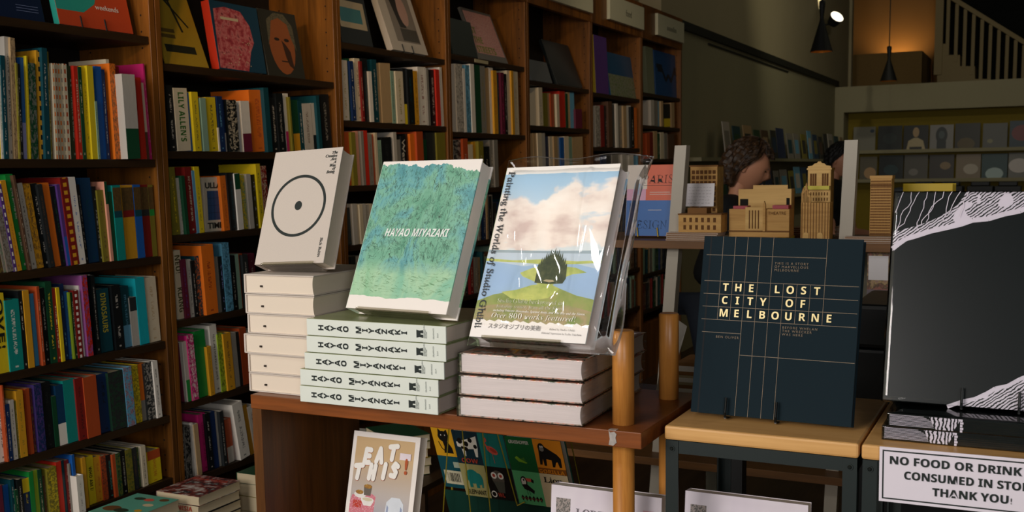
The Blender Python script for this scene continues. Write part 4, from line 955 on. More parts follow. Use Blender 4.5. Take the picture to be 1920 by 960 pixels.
RC = patchy('red_tablecloth_print', ['C23A22', 'B8301E', 'D8B0B4'], 260, .5); PKC = patchy('pink_lace_print', ['D98A98', 'C86A78', 'EBC8CC'], 300, .5)
a.poly([(X(.055), Z(.04)), (X(.40), Z(.04)), (X(.44), Z(.47)), (X(.33), Z(.50)), (X(.08), Z(.46)), (X(.055), Z(.40))], PKC)
for (u, v) in ((.10, .36), (.08, .25), (.24, .25), (.08, .13), (.24, .13)): a.poly([(X(u), Z(v)), (X(u+.13), Z(v)), (X(u+.14), Z(v+.06)), (X(u+.01), Z(v+.06))], RC)
BWL = plain('bowl_print', 'E6E2DC', .5); SHD = plain('dish_print', '6A6258', .5); FOODM = patchy('food_print', ['C89A3A', '8A5A2A', 'E0C060'], 220, .5); CHW = plain('chair_print', 'D2D8E0', .5); CHS = plain('chair_slot_print', '8E9AB8', .5)
a.ell(X(.20), Z(.47), X(.09), Z(.028), BWL); a.ell(X(.19), Z(.49), X(.06), Z(.018), FOODM); a.poly([(X(.26), Z(.47)), (X(.36), Z(.47)), (X(.37), Z(.54)), (X(.25), Z(.54))], SHD); a.ell(X(.31), Z(.545), X(.062), Z(.018), FOODM)
a.poly([(X(.22), Z(.43)), (X(.42), Z(.43)), (X(.38), Z(.385)), (X(.27), Z(.385))], BWL); a.ell(X(.32), Z(.435), X(.10), Z(.022), BWL); a.ell(X(.32), Z(.438), X(.075), Z(.014), plain('rice_print', 'CFC6A8', .6))
a.poly([(X(.56), Z(.04)), (X(.90), Z(.04)), (X(.86), Z(.44)), (X(.80), Z(.485)), (X(.68), Z(.485)), (X(.61), Z(.44))], CHW)
for u in (.61, .81): a.poly([(X(u), Z(.15)), (X(u+.035), Z(.15)), (X(u+.035), Z(.40)), (X(u+.01), Z(.42))], CHS)
a.build('cover_photo', et)
OR_ = plain('burnt_orange_print', 'B4562C', .5)
GLY = {'E': [[(0, 0), (.02, 1)], [(.02, 1), (.55, .98)], [(0, .5), (.5, .52)], [(0, 0), (.55, .03)]], 'A': [[(0, 0), (.28, 1)], [(.28, 1), (.62, 0)], [(.15, .38), (.5, .38)]], 'T': [[(-.12, .9), (.68, 1)], [(.3, .95), (.27, 0)]],
       'H': [[(0, 0), (.04, 1)], [(.5, 0), (.54, 1)], [(.04, .5), (.5, .5)]], 'I': [[(.1, 0), (.14, 1)]], 'S': [[(.6, .85), (.3, 1)], [(.3, 1), (.1, .75)], [(.1, .75), (.5, .4)], [(.5, .4), (.4, .08)], [(.4, .08), (0, .12)]]}
def strokes(a, word, xs, zs, hgt, wdt, lw, mat, ox=0, oz=0, slant=.12):
    for ch, x, z in zip(word, xs, zs):
        for (p0, p1) in GLY[ch]:
            q = [(X(x)+(u+slant*v)*wdt+ox, Z(z)+v*hgt+oz) for u, v in (p0, p1)]
            a.line(q[0][0], q[0][1], q[1][0], q[1][1], lw, mat)
            for c in q: a.ell(c[0], c[1], lw/2, lw/2, mat, 14)
for nm, mt, ox, oz, yy in (('title_shadow', OR_, -.0006, -.0010, 0), ('title_lettering', WPR, 0, 0, 1)):
    a = Art(); a.k = 14+14*yy
    strokes(a, 'EAT', (.215, .395, .59), (.742, .760, .795), .027, .024, .0108, mt, ox, oz); strokes(a, 'THIS', (.10, .315, .515, .64), (.605, .615, .635, .65), .027, .024, .0108, mt, ox, oz); a.build(nm, et)
text('title_lettering', '!', et, (X(.845), -.0016, Z(.69)), (1, 0, 0), (0, 0, 1), .042, OR_, None, 'CENTER', offset=.03)
st = MB(); st.box(X(.74), X(.90), -.0022, -.0016, Z(.80), Z(.855), plain('price_sticker', 'E9DDE4', .5)); st.build('price_sticker', et)
# two white cases behind the front post / in the bench
def lode(M, w, h, lab):
    r = empty('lodestar_case', M, lab, 'book', 'white LODESTAR sets standing below the display tops')
    LM = patchy('lilac_white_case', ['DAD2DA', 'E0D8E0', 'D2C8D4'], 6, .3)
    hardback(r, w, h, .03, LM, PGW, spine=LM, board=.002, over=.001)
    a = Art(); a.rect(w*.045, h*.15, w*.18, h*.90, patchy('rocky_photo_print', ['5A5450', 'A89C96', '3E403C', 'C8BEB8'], 160, .5)); a.build('rock_photo', r)
    text('title_lettering', 'LODESTAR', r, (w*.235, -.0012, h*.775), (1, 0, 0), (0, 0, 1), .02, plain('soft_grey_print', '6E6A70', .6), 'upital', 'LEFT', width=w*.50, height=.0135)
    a = Art(); a.rect(w*.84, h*.80, w*.955, h*.885, plain('pink_stamp', 'D4A8B0', .5)); a.build('seal_print', r)
    text('seal_lettering', 'エア', r, (w*.85, -.001, h*.835), (1, 0, 0), (0, 0, 1), .010, plain('red_ink', '9A3A48', .6), None, 'LEFT', width=w*.075)
    return r
pl = aty(1037, 910, 1.735); pr = aty(1243, 934, 1.735)
h1 = pl.z-.701
M = frame((pl.x-.001, 1.712, .7045), (1, 0, 0), Vector((0, .996, -.09)), Vector((0, .09, .996)))
lode(M, pr.x-pl.x, h1, 'white LODESTAR set with rock photograph, half hidden by the front oak post')
pl = aty(1287, 921, 1.79); pr = aty(1516.5, 935, 1.79)
M = frame((pl.x, 1.762, .7050), (1, 0, 0), Vector((0, .994, -.11)), Vector((0, .11, .994)))
lode(M, pr.x-pl.x, pl.z-.7015, 'white LODESTAR set standing inside the black bench frame')

# animal books held by yellow wires
AO = Vector((-1.1455, 2.3195, .6767)); AX = Vector((.9886, -.142, .0505)).normalized(); AZ = Vector((-.0851, -.249, .9648)).normalized()
AY = AZ.cross(AX).normalized(); AZ = AX.cross(AY)
def pixplane(px, py, off=0.0):
    o = AO-AY*off; d = ray(px, py); t = (o-CAMO).dot(AY)/d.dot(AY); return CAMO+d*t
P_ = lambda n, h: plain(n, h, .45, var=.04)
A_DG, A_OR, A_MT, A_CR = P_('forest_print', '12602E'), P_('amber_print', 'E08A1E'), P_('mint_print', '5FB878'), P_('ivory_print', 'D9C49C')
A_NV, A_TL, A_BL, A_YL, A_PK = P_('night_print', '14303C'), P_('teal_print', '1A7A72'), P_('soot_print', '12100F'), P_('sun_print', 'D8A01E'), P_('coral_print', 'D85A48')
A_WH, A_RD, A_GR = P_('chalk_print', 'E6E0D4'), P_('brick_print', 'B04030'), P_('leafy_print', '7FB02A')
AW, AH = .1615, .187
def animal_book(dx, dy, label, tiles, art, spine):
    Mx = frame(AO+AX*dx+AY*dy, AX, AY, AZ)
    r = empty('animal_book', Mx, label, 'book', 'animal picture books in the yellow wire rack')
    hardback(r, AW, AH, .022, spine, PGW, spine=spine, board=.002)
    a = Art(); w2, h2 = AW/2, AH/2
    for (i, j), mt in tiles.items(): a.rect(i*w2, j*h2, (i+1)*w2, (j+1)*h2, mt)
    art(a, w2, h2, r); a.build('cover_art', r)
def art_right(a, w, h, r):
    # grasshopper (top left)
    a.poly([(w*.22, h*1.38), (w*.30, h*1.44), (w*.42, h*1.36), (w*.66, h*1.26), (w*.60, h*1.24), (w*.34, h*1.28)], A_GR); a.poly([(w*.40, h*1.36), (w*.56, h*1.42), (w*.62, h*1.30)], P_('wing_print', '3F7A2E'))
    # gorilla (top right)
    a.ell(w*1.27, h*1.76, w*.12, h*.13, A_BL); a.poly([(w*1.16, h*1.72), (w*1.38, h*1.80), (w*1.78, h*1.60), (w*1.90, h*1.48), (w*1.88, h*1.22), (w*1.80, h*1.22), (w*1.76, h*1.38), (w*1.70, h*1.36), (w*1.64, h*1.22), (w*1.56, h*1.22), (w*1.56, h*1.42), (w*1.38, h*1.44), (w*1.36, h*1.24), (w*1.27, h*1.24), (w*1.26, h*1.44), (w*1.20, h*1.26), (w*1.12, h*1.26)], A_BL)
    a.ell(w*1.28, h*1.72, w*.08, h*.07, P_('muzzle_print', '7C7870')); a.ell(w*1.25, h*1.79, w*.022, h*.03, A_WH); a.ell(w*1.32, h*1.79, w*.022, h*.03, A_WH)
    a.rect(w, h, w*2, h*1.17, P_('amber_dark_print', '8A4E18'))
    # toucan (bottom left)
    a.ell(w*.37, h*.70, w*.12, h*.15, A_BL); a.ell(w*.36, h*.68, w*.085, h*.12, A_WH); a.ell(w*.37, h*.74, w*.03, h*.035, A_BL)
    a.poly([(w*.44, h*.80), (w*.66, h*.80), (w*.72, h*.70), (w*.50, h*.70)], A_PK); a.poly([(w*.66, h*.80), (w*.74, h*.76), (w*.72, h*.66), (w*.64, h*.70)], A_BL)
    a.poly([(w*.26, h*.60), (w*.46, h*.62), (w*.70, h*.44), (w*.66, h*.34), (w*.52, h*.42), (w*.34, h*.46)], A_BL)
    for k in (.42, .50): a.line(w*k, h*.44, w*(k+.01), h*.30, w*.014, A_BL)
    for k in range(6): a.poly([(w*(.14+.135*k), h*.20), (w*(.20+.135*k), h*.28), (w*(.26+.135*k), h*.20), (w*(.20+.135*k), h*.10)], A_BL)
    # lion (bottom right)
    a.ell(w*1.62, h*.36, w*.30, h*.32, A_RD); a.ell(w*1.62, h*.34, w*.17, h*.2, A_CR); a.line(w*1.3, h*.40, w*1.5, h*.36, h*.06, A_BL)
    text('animal_name', 'GRASSHOPPER', r, (w*.14, -.0018, h*1.82), (1, 0, 0), (0, 0, 1), .01, A_WH, None, 'LEFT', width=w*.72, height=h*.10)
    text('animal_name', 'GORILLA', r, (w*1.05, -.0018, h*1.03), (1, 0, 0), (0, 0, 1), .01, A_OR, 'sans', 'LEFT', width=w*.90, height=h*.11)
    text('animal_name', 'Lion', r, (w*1.14, -.0018, h*.76), (1, 0, 0), (0, 0, 1), .01, A_BL, 'upital', 'LEFT', width=w*.66, height=h*.16)
    text('animal_name', 'TOUCAN', r, (w*.165, -.0022, h*.165), (1, 0, 0), (0, 0, 1), .01, P_('faded_red_print', 'A06048'), None, 'LEFT', width=w*.74, height=h*.055)
def art_mid(a, w, h, r):
    # cow
    a.poly([(w*.10, h*1.66), (w*.34, h*1.72), (w*.66, h*1.80), (w*.92, h*1.88), (w*.90, h*1.5), (w*.84, h*1.24), (w*.76, h*1.24), (w*.74, h*1.48), (w*.42, h*1.46), (w*.38, h*1.24), (w*.30, h*1.24), (w*.26, h*1.5), (w*.12, h*1.52)], A_WH)
    for (x, z, s) in ((.25, 1.70, .10), (.48, 1.62, .09), (.66, 1.74, .08), (.44, 1.46, .08), (.82, 1.56, .07), (.3, 1.5, .05)): a.ell(w*x, h*z, w*s, h*s*.9, A_BL)
    # flamingo
    a.ell(w*1.45, h*1.50, w*.22, h*.10, A_PK, a0=-.5); a.ell(w*1.50, h*1.50, w*.14, h*.05, A_RD, a0=-.5)
    for k in range(6): a.line(w*(1.30-.03*k+.03*(k > 3)*k), h*(1.56+.05*k), w*(1.27-.03*k+.03*(k > 2)*k), h*(1.62+.05*k), w*.05, A_PK)
    a.line(w*1.44, h*1.42, w*1.46, h*1.12, w*.015, A_PK)
    # elephant
    a.ell(w*.44, h*.62, w*.26, h*.22, A_TL); a.ell(w*.66, h*.56, w*.16, h*.19, A_TL); a.rect(w*.26, h*.28, w*.38, h*.56, A_TL); a.rect(w*.52, h*.28, w*.64, h*.56, A_TL); a.line(w*.80, h*.56, w*.76, h*.30, w*.06, A_TL)
    # owl
    a.ell(w*1.44, h*.66, w*.24, h*.24, P_('owl_head_print', '5A5248')); a.poly([(w*1.24, h*.56), (w*1.66, h*.56), (w*1.60, h*.22), (w*1.36, h*.22)], P_('owl_body_print', '4A4A40'))
    for x in (1.30, 1.56): a.ell(w*x, h*.74, w*.11, h*.10, A_WH); a.ell(w*x, h*.74, w*.055, h*.05, A_RD)
    ring_z = [(1.16, .16)]
    for x, z in ring_z: a.ell(w*x, h*z, w*.11, h*.10, A_WH); a.ell(w*x, h*z, w*.075, h*.068, A_BL)
    text('animal_name', 'COW', r, (w*.18, -.0018, h*1.06), (1, 0, 0), (0, 0, 1), .01, A_RD, 'sans', 'LEFT', width=w*.64, height=h*.13)
    text('animal_name', 'ELEPHANT', r, (w*.14, -.0018, h*.08), (1, 0, 0), (0, 0, 1), .01, A_BL, None, 'LEFT', width=w*.72, height=h*.14)
    text('animal_name', 'WL', r, (w*1.32, -.0018, h*.10), (1, 0, 0), (0, 0, 1), .01, A_RD, 'sans', 'LEFT', width=w*.26, height=h*.12)
def art_left(a, w, h, r):
    a.ell(w*.44, h*1.62, w*.22, h*.17, A_BL); a.poly([(w*.24, h*1.66), (w*.28, h*1.86), (w*.42, h*1.76)], A_BL); a.poly([(w*.48, h*1.76), (w*.62, h*1.84), (w*.66, h*1.64)], A_BL)
    a.poly([(w*.36, h*1.52), (w*.54, h*1.50), (w*.70, h*1.28), (w*.72, h*1.10), (w*.34, h*1.10), (w*.40, h*1.30)], A_BL); a.line(w*.20, h*1.45, w*.28, h*1.25, w*.035, A_BL); a.line(w*.28, h*1.25, w*.40, h*1.16, w*.035, A_BL)
    for x in (.36, .52): a.ell(w*x, h*1.66, w*.02, h*.02, A_WH)
    a.rect(w*.12, h*.12, w*.86, h*.55, P_('barcode_panel', 'C9C2A4'))
    rr = random.Random(2); x = w*.24
    while x < w*.76: bw = rr.choice((.006, .012, .02))*w*1.6; a.rect(x, h*.20, x+bw, h*.48, A_BL); x += bw+rr.choice((.008, .016))*w*1.8
    a.rect(w*.60, h*.66, w*.84, h*.84, P_('label_print', 'A8B4A0'))
    text('animal_name', 'CAT', r, (w*.20, -.0018, h*1.90), (1, 0, 0), (0, 0, 1), .01, A_BL, 'sans', 'LEFT', width=w*.56, height=h*.16)
animal_book(-.258, .030, 'picture book with black cat on yellow above a barcode, leftmost in the yellow wire rack', {(0, 1): A_YL, (0, 0): P_('deep_teal_print', '104A54'), (1, 1): A_NV, (1, 0): A_NV}, art_left, P_('navy_spine_print', '16324A'))
animal_book(-.168, .004, 'picture book with cow, flamingo, elephant and owl squares, in the middle of the wire rack', {(0, 1): A_NV, (1, 1): A_TL, (0, 0): P_('khaki_print', 'A8A068'), (1, 0): A_BL}, art_mid, A_NV)
animal_book(0, 0, 'picture book with grasshopper, gorilla, toucan and lion squares, rightmost in the wire rack', {(0, 1): A_DG, (1, 1): A_OR, (0, 0): A_MT, (1, 0): A_CR}, art_right, P_('deep_green_spine', '0E4A3C'))
YW = plain('yellow_wire', 'A8982A', .4, metal=.3)
rk = empty('wire_book_rack', (-1.16, 2.36, 0), 'yellow wire rack behind the table holding the animal picture books', 'rack')
m = MB()
for (x0, y0, x1, y1) in ((904, 800, 921, 975), (929, 800, 970, 948), (842, 800, 830, 975), (866, 800, 884, 975)):
    m.tube([pixplane(x0, y0, .012), pixplane(x1, y1, .012)], .0015, YW, 8)
m.tube([pixplane(970, 948, .012), pixplane(984, 941, .004)], .0018, YW, 8)
for x in (-.26, .15):
    q_ = AO+AX*x+AY*.06; m.tube([q_+AZ*.16, q_+AZ*-.01], .0016, YW, 8); m.tube([q_+AZ*-.01, Vector((q_.x, q_.y+.05, 0))], .003, YW, 8)
sub(m.build('wire_frame'), rk)
TP_ = MB(); TP_.box(-.26, .17, .024, .026, -.10, -.006, P_('dark_green_card', '0F3A30')); o = TP_.build('backing_card'); o.matrix_world = frame(AO, AX, AY, AZ); sub(o, rk)

# stack seen behind the food book
def flat_stack(cx, cy, z0, yaw, specs, group, label_fmt, kind='book', pages=None):
    """specs: (w, d, t, colour, dx, dyaw)"""
    z = z0; n = len(specs)
    nm = {1: ['single'], 2: ['lower', 'upper'], 3: ['lowest', 'middle', 'topmost'], 4: ['lowest', 'second lowest', 'second highest', 'topmost'], 5: ['lowest', 'second lowest', 'middle', 'second highest', 'topmost'],
          6: ['lowest', 'second lowest', 'third lowest', 'third highest', 'second highest', 'topmost']}[n]
    out = []
    for k, (w_, d_, t_, col, dx, dyw) in enumerate(specs):
        Mx = Matrix.Translation((cx+dx, cy, z+t_)) @ Matrix.Rotation(radians(yaw+dyw), 4, 'Z') @ frame((-w_/2, -d_/2, 0), (1, 0, 0), (0, 0, -1), (0, 1, 0))
        r = empty('book', Mx, label_fmt % (col if isinstance(col, str) and col not in PAL else PAL[col][1], nm[k]), kind, group)
        cm = bookmat(col, None, 'n') if col in PAL else MATS[col]
        hardback(r, w_, d_, t_-.0006, cm, pages or PG, board=.0014, over=.001); out.append(r); z += t_
    return out, z
# low plinth in front of the bookcases with piles
pln = empty('book_plinth', (-2.31, 2.6, 0), 'low dark plinth in front of the bookcases carrying piles of books', 'plinth')
sub(MB().box(-2.485, -2.02, 1.7, 2.80, .34, .37, W_SHELF).build('plinth_top', bevel=.002), pln)
sub(MB().box(-2.47, -2.04, 1.72, 2.78, 0, .3395, W_CASE).build('plinth_base'), pln)
PLM = plain('seafoam_cover', '5FA890', .4, var=.05); GRC = patchy('magazine_cover', ['D8CFC8', 'B8AAA0', '7A2A22', '1C2428', 'C8C0B8'], 22, .35)
outs, zt = flat_stack(-2.35, 2.215, .3705, 0, [(.16, .185, .052, 'magenta', 0, 3), (.16, .185, .045, 'green', .003, 0), (.16, .185, .042, 'olive', -.002, 2), (.164, .19, .038, 'seafoam_cover', 0, 1)], 'pile of children\'s books on the plinth', '%s picture book, %s of the left pile on the plinth')
outs[-1]['label'] = 'seafoam green illustrated book, topmost of the left pile on the low plinth'
a = Art(); WDH = .16
for (x, z, rx, rz, mt) in ((.04, .05, .030, .022, P_('brown_figure_print', '6A4A2A')), (.08, .045, .025, .016, P_('dark_figure_print', '2A3A2A')), (.12, .11, .018, .012, A_CR), (.085, .15, .018, .012, A_PK), (.13, .06, .012, .01, A_YL), (.05, .15, .02, .012, P_('dark_figure_print', '2A3A2A')), (.13, .165, .016, .012, P_('brown_figure_print', '6A4A2A'))): a.ell(x, z, rx, rz, mt)
a.build('cover_art', outs[-1])
outs, zt = flat_stack(-2.318, 2.448, .3705, 0, [(.166, .184, .03, 'black', 0, 0), (.166, .184, .028, 'lgrey', .003, 2), (.166, .184, .03, 'black', 0, -2), (.166, .184, .028, 'black', .002, 1), (.166, .184, .03, 'black', -.002, 0), (.168, .188, .03, 'magazine_cover', 0, 1)], 'pile of magazines on the plinth', '%s magazine, %s of the tall pile on the low plinth', 'magazine')
outs[-1]['label'] = 'grey and red covered magazine, topmost of the tall pile on the low plinth'
text('title_lettering', 'MELANESIA', outs[-1], (.012, -.002, .14), (1, 0, 0), (0, 0, 1), .03, P_('brick_print', 'B04030'), 'sans', 'LEFT', width=.14)
for k in (3, 4): text('spine_lettering', 'MELANESIA', outs[k], (.03, .019, -.0006), (1, 0, 0), (0, -1, 0), .016, P_('brick_print', 'B04030'), 'sans', 'LEFT', width=.11)
outs, zt = flat_stack(-2.21, 2.69, .3705, 0, [(.18, .18, .055, 'lgrey', 0, 0), (.18, .18, .05, 'olive', 0, 1), (.18, .18, .04, 'cream', 0, -1), (.18, .18, .035, 'dgreen', 0, 1)], 'pile behind the table corner', '%s book, %s of the pile on the plinth beside the table')
# piles glimpsed through the unit
pc = aty(730, 815, 2.95)
PLC = empty('side_table', (pc.x-.02, 2.98, 0), 'small dark side table behind the display table, carrying a slanting pile of books', 'table')
zt2 = aty(730, 850, 2.95).z-.06
sub(MB().box(pc.x-.22, pc.x+.20, 2.82, 3.18, zt2-.02, zt2, W_SHELF).build('table_top'), PLC)
for dx in (-.2, .18):
    for yy in (2.84, 3.14): sub(MB().box(pc.x+dx, pc.x+dx+.02, yy, yy+.02, 0, zt2-.0205, W_SHELF).build('leg'), PLC)
flat_stack(pc.x+.02, 2.97, zt2+.0005, -38, [(.2, .15, .03, 'dgreen', 0, 0), (.2, .15, .028, 'olive', .004, 2), (.2, .15, .028, 'mustard', -.003, -2), (.2, .15, .026, 'olive', .003, 1), (.2, .15, .024, 'dgreen', 0, 3)], 'slanting pile behind the food book', '%s book, %s of the slanting pile seen above the food book')
flat_stack(pc.x-.135, 2.93, zt2+.0005, 4, [(.13, .15, .03, 'lgrey', 0, 0), (.13, .15, .03, 'tan', .002, 2), (.13, .15, .03, 'rust', 0, -2), (.13, .15, .03, 'lgrey', 0, 1)], 'pale pile behind the food book', '%s book, %s of the straight pile behind the table side panel')

# ================================================================== FACE-OUT BOOKS IN THE BOOKCASES
def faceout(case, z, bl, br, tl, th, cover, spine, label, name='face_out_book', x=None, h=None, lean=None, art=None):
    yA = None
    a_ = atz(bl[0], bl[1], z) if x is None else Vector((x, atx(bl[0], bl[1], x).y, z))
    X_ = min(max(a_.x, CASE_X-.12), CASE_X-.03)
    ya, yb = atx(bl[0], bl[1], X_).y, atx(br[0], br[1], X_).y
    if tl is not None:
        t = aty(tl[0], tl[1], ya); u = Vector((t.x-X_, 0, t.z-z)); h = u.length
        if u.x > 0: u.x = 0
        lean = atan2(-u.x, u.z)
    above = [s_ for s_ in SHELVES[case] if s_ > z+.05]+[2.385]
    lean = min(lean, radians(22)); h = min(h, .36, (min(above)-.028-z-th*sin(lean))/cos(lean))
    u = Vector((-sin(lean), 0, cos(lean)))
    Mx = frame((X_, ya, z+.001+th*sin(lean)), (0, 1, 0), Vector((-cos(lean), 0, -sin(lean))), u)
    r = empty(name, Mx, label, 'book', 'face-out books in the bookcases')
    hardback(r, yb-ya, h, th, cover, PGW, spine=spine, board=.002)
    if art: 
        a = Art(); art(a, yb-ya, h, r)
        if a.k: a.build('cover_art', r)
    return r
F = lambda n, h: plain(n, h, .4, var=.05)
faceout(1, 1.933, (-30, 30), (84, 27), None, .012, F('night_blue_cover', '14223C'), F('night_blue_cover', '14223C'), 'dark blue book facing out at top left of the leftmost bookcase', h=.26, lean=radians(12),
        art=lambda a, w, h, r: [a.rect(w*.55, h*(.16-.03*k), w*.92, h*(.165-.03*k), F('pale_blue_ink', '7A86A8')) for k in range(3)])
def art_wk(a, w, h, r):
    pts = [(0, h*.18), (w*.35, h*.18), (w*.52, h*.30), (w*.62, h*.55), (w*.64, h), (0, h)]; a.poly(pts, F('sea_teal_print', '2FA08E'))
    text('title_lettering', 'weekends', r, (w*.52, -.001, h*.24), (1, 0, 0), (0, 0, 1), .02, A_WH, None, 'LEFT', width=w*.32)
rr_ = faceout(1, 1.933, (112, 40), (250, 58), None, .022, F('vermilion_cover', 'C84A26'), F('sea_teal_print', '2FA08E'), 'orange and teal book facing out on the top shelf of the leftmost bookcase', h=.25, lean=radians(12), art=art_wk)
for xx in (.28, .66):
    m = MB(); ww = .0; 
def clip(parent, x, z0=-.004, z1=.03):
    m = MB(); m.tube([Vector((x, -.006, z1)), Vector((x, -.006, z0)), Vector((x, .03, z0))], .0022, WIRE, 8); return m.build('wire_clip', parent)
clip(rr_, .075); clip(rr_, .165)
def art_yel(a, w, h, r):
    a.ell(w*.45, h*.78, w*.16, h*.10, F('dark_bird_print', '2A2C1E')); a.line(w*.45, h*.8, w*.62, h*.36, w*.05, F('dark_bird_print', '2A2C1E')); a.line(w*.4, h*.7, w*.8, h*.42, w*.04, F('dark_bird_print', '2A2C1E'))
    a.rect(w*.08, h*.13, w*.80, h*.21, F('dark_bird_print', '2A2C1E')); a.rect(w*.05, h*.34, w*.42, h*.38, F('brown_ink', '6A5420')); a.rect(w*.05, h*.28, w*.40, h*.32, F('brown_ink', '6A5420'))
faceout(2, 1.857, (313, 108), (392, 125), None, .01, F('ochre_cover', 'B8962A'), F('ochre_cover', 'B8962A'), 'ochre yellow book facing out with dark figure, second bookcase top shelf', h=.33, lean=radians(20), art=art_yel)
def art_red(a, w, h, r):
    a.poly([(w*.02, h*.02), (w*.62, h*.0+.002), (w*.72, h*.3), (w*.82, h*.45), (w*.78, h*.7), (w*.62, h*.9), (w*.30, h*.93), (w*.06, h*.88)], patchy('ruby_print', ['8A1E2E', 'B84048', 'D87A78', '7A1826'], 45, .35))
    a.rect(w*.18, h*.74, w*.55, h*.78, A_CR); rr = random.Random(4)
    for k in range(22): a.ell(w*rr.uniform(.1, .75), h*rr.uniform(.05, .5), .0022, .0022, A_CR, 8)
faceout(2, 1.857, (412, 129), (500, 137), (391, 2), .035, F('petrol_cover', '123E54'), F('signal_red_spine', 'D03A22'), 'petrol blue book with red splash and red spine, facing out, second bookcase top shelf', art=art_red)
def art_face(a, w, h, r):
    a.ell(w*.50, h*.50, w*.34, h*.46, F('skin_print', '9A5428')); a.poly([(w*.14, h*.45), (w*.18, h*.85), (w*.4, h*.97), (w*.66, h*.97), (w*.86, h*.80), (w*.88, h*.42), (w*.78, h*.6), (w*.72, h*.82), (w*.5, h*.9), (w*.3, h*.84), (w*.22, h*.62)], patchy('hair_print', ['3A3A30', '6A624A', '2A2C26'], 70, .5))
    for x in (.38, .64): a.ell(w*x, h*.57, w*.07, h*.025, F('eye_print', '2A1C12'))
    a.poly([(w*.50, h*.56), (w*.56, h*.30), (w*.62, h*.18), (w*.74, h*.12), (w*.70, h*.4), (w*.60, h*.5)], F('shade_print', '3E2414')); a.line(w*.42, h*.24, w*.60, h*.24, h*.02, F('eye_print', '2A1C12'))
faceout(2, 1.857, (504, 140), (573, 147), (482, 16), .012, F('umber_cover', '2C2A20'), F('umber_cover', '2C2A20'), 'dark book with a long haired painted face, facing out, second bookcase top shelf', art=art_face)
def art_lab(a, w, h, r):
    a.rect(w*.06, h*.22, w*.92, h*.60, F('cream_label_print', 'B8A88A')); a.rect(w*.1, h*.3, w*.8, h*.5, F('teal_figures_print', '3E7A80')); a.rect(w*.1, h*.78, w*.7, h*.9, F('ginger_print', 'A0521E'))
faceout(3, 2.018, (642, 78), (700, 84), None, .02, F('smoke_black_cover', '1E2224'), F('smoke_black_cover', '1E2224'), 'black book with cream panel facing out, left end of third bookcase top shelf', h=.30, lean=radians(12), art=art_lab)
def art_fig(a, w, h, r):
    a.rect(w*.22, h*.14, w*.88, h*.92, F('ash_print', '8E8478')); a.poly([(w*.30, h*.85), (w*.48, h*.88), (w*.55, h*.55), (w*.60, h*.35), (w*.42, h*.35), (w*.36, h*.6)], F('ink_figure_print', '2A2826')); a.ell(w*.62, h*.6, w*.13, h*.22, F('blush_print', 'C8A090')); a.rect(w*.40, h*.16, w*.86, h*.34, F('dusk_print', '4A463E'))
r_ = faceout(3, 2.018, (737, 92), (803, 101), None, .03, F('bone_cover', 'CFC4B4'), F('bone_cover', 'CFC4B4'), 'pale book with a picture of figures, facing out, third bookcase top shelf', h=.33, lean=radians(19), art=art_fig)
clip(r_, .08); clip(r_, .16)
faceout(4, 2.05, (850, 103), (896, 104), (835, 34), .03, F('moss_black_cover', '202A26'), F('moss_black_cover', '202A26'), 'dark mottled book facing out, left end of fourth bookcase top shelf')
def art_pk(a, w, h, r):
    a.rect(w*.04, h*.12, w*.96, h*.95, patchy('rose_dots_print', ['A8505A', 'D88A86', 'E8BEB0', '8A3A48'], 180, .5))
    text('title_lettering', 'ST\nTHE\nSTREETS', r, (w*.06, -.001, h*.50), (1, 0, 0), (0, 0, 1), .04, F('olive_ink', '8A9030'), 'sans', 'LEFT', width=w*.62)
r_ = faceout(4, 2.05, (898, 104), (953, 107), (862, 15), .015, F('grey_edge_cover', '6E6A64'), F('grey_edge_cover', '6E6A64'), 'rose patterned book with green title facing out, fourth bookcase top shelf', art=art_pk)
faceout(5, 1.986, (997, 152), (1036, 158), (985, 112), .02, F('slate_cover', '6A6E70'), F('slate_cover', '6A6E70'), 'low slate grey book facing out, fifth bookcase top shelf')
faceout(5, 1.986, (1045, 155), (1093, 163), (1015, 76), .02, F('ink_black_cover', '1A2224'), F('ink_black_cover', '1A2224'), 'black book facing out, fifth bookcase top shelf')
def art_hill(a, w, h, r):
    a.rect(0, h*.5, w, h, F('evening_sky_print', '1E4E74')); a.rect(0, 0, w, h*.5, patchy('hillside_print', ['3A4A34', '6A7A4A', '8A8A7A', '2A3830'], 60, .5))
faceout(6, 1.975, (1146, 174), (1198, 184), (1134, 97), .015, F('marine_cover', '1E4E74'), F('marine_cover', '1E4E74'), 'blue landscape book facing out, sixth bookcase top shelf', art=art_hill)
faceout(6, 1.975, (1118, 172), (1142, 174), (1112, 60), .03, bookmat('purple', 'yellow', 'tb'), F('lemon_spine', 'B8A030'), 'tall purple book with yellow head, left end of sixth bookcase top shelf')
def art_w(a, w, h, r):
    INK2 = F('navy_ink', '0E1E2E'); c = w*.5
    for s in (-1, 1):
        a.line(c, h*.50, c+s*w*.10, h*.36, w*.05, INK2); a.line(c+s*w*.10, h*.36, c+s*w*.22, h*.58, w*.05, INK2); a.line(c+s*w*.20, h*.58, c+s*w*.40, h*.58, w*.05, INK2); a.line(c+s*w*.22, h*.66, c+s*w*.44, h*.66, w*.05, INK2)
faceout(7, 2.028, (1230, 174), (1278, 183), None, .03, F('cobalt_cover', '12477C'), F('cobalt_cover', '12477C'), 'cobalt blue book marked with a W, facing out, farthest bookcase top shelf', h=.32, lean=radians(3), art=art_w)
faceout(7, 2.028, (1214, 172), (1228, 174), None, .03, F('lichen_cover', '7A8068'), F('lichen_cover', '7A8068'), 'narrow grey green book facing out, farthest bookcase top shelf', h=.33, lean=radians(3))
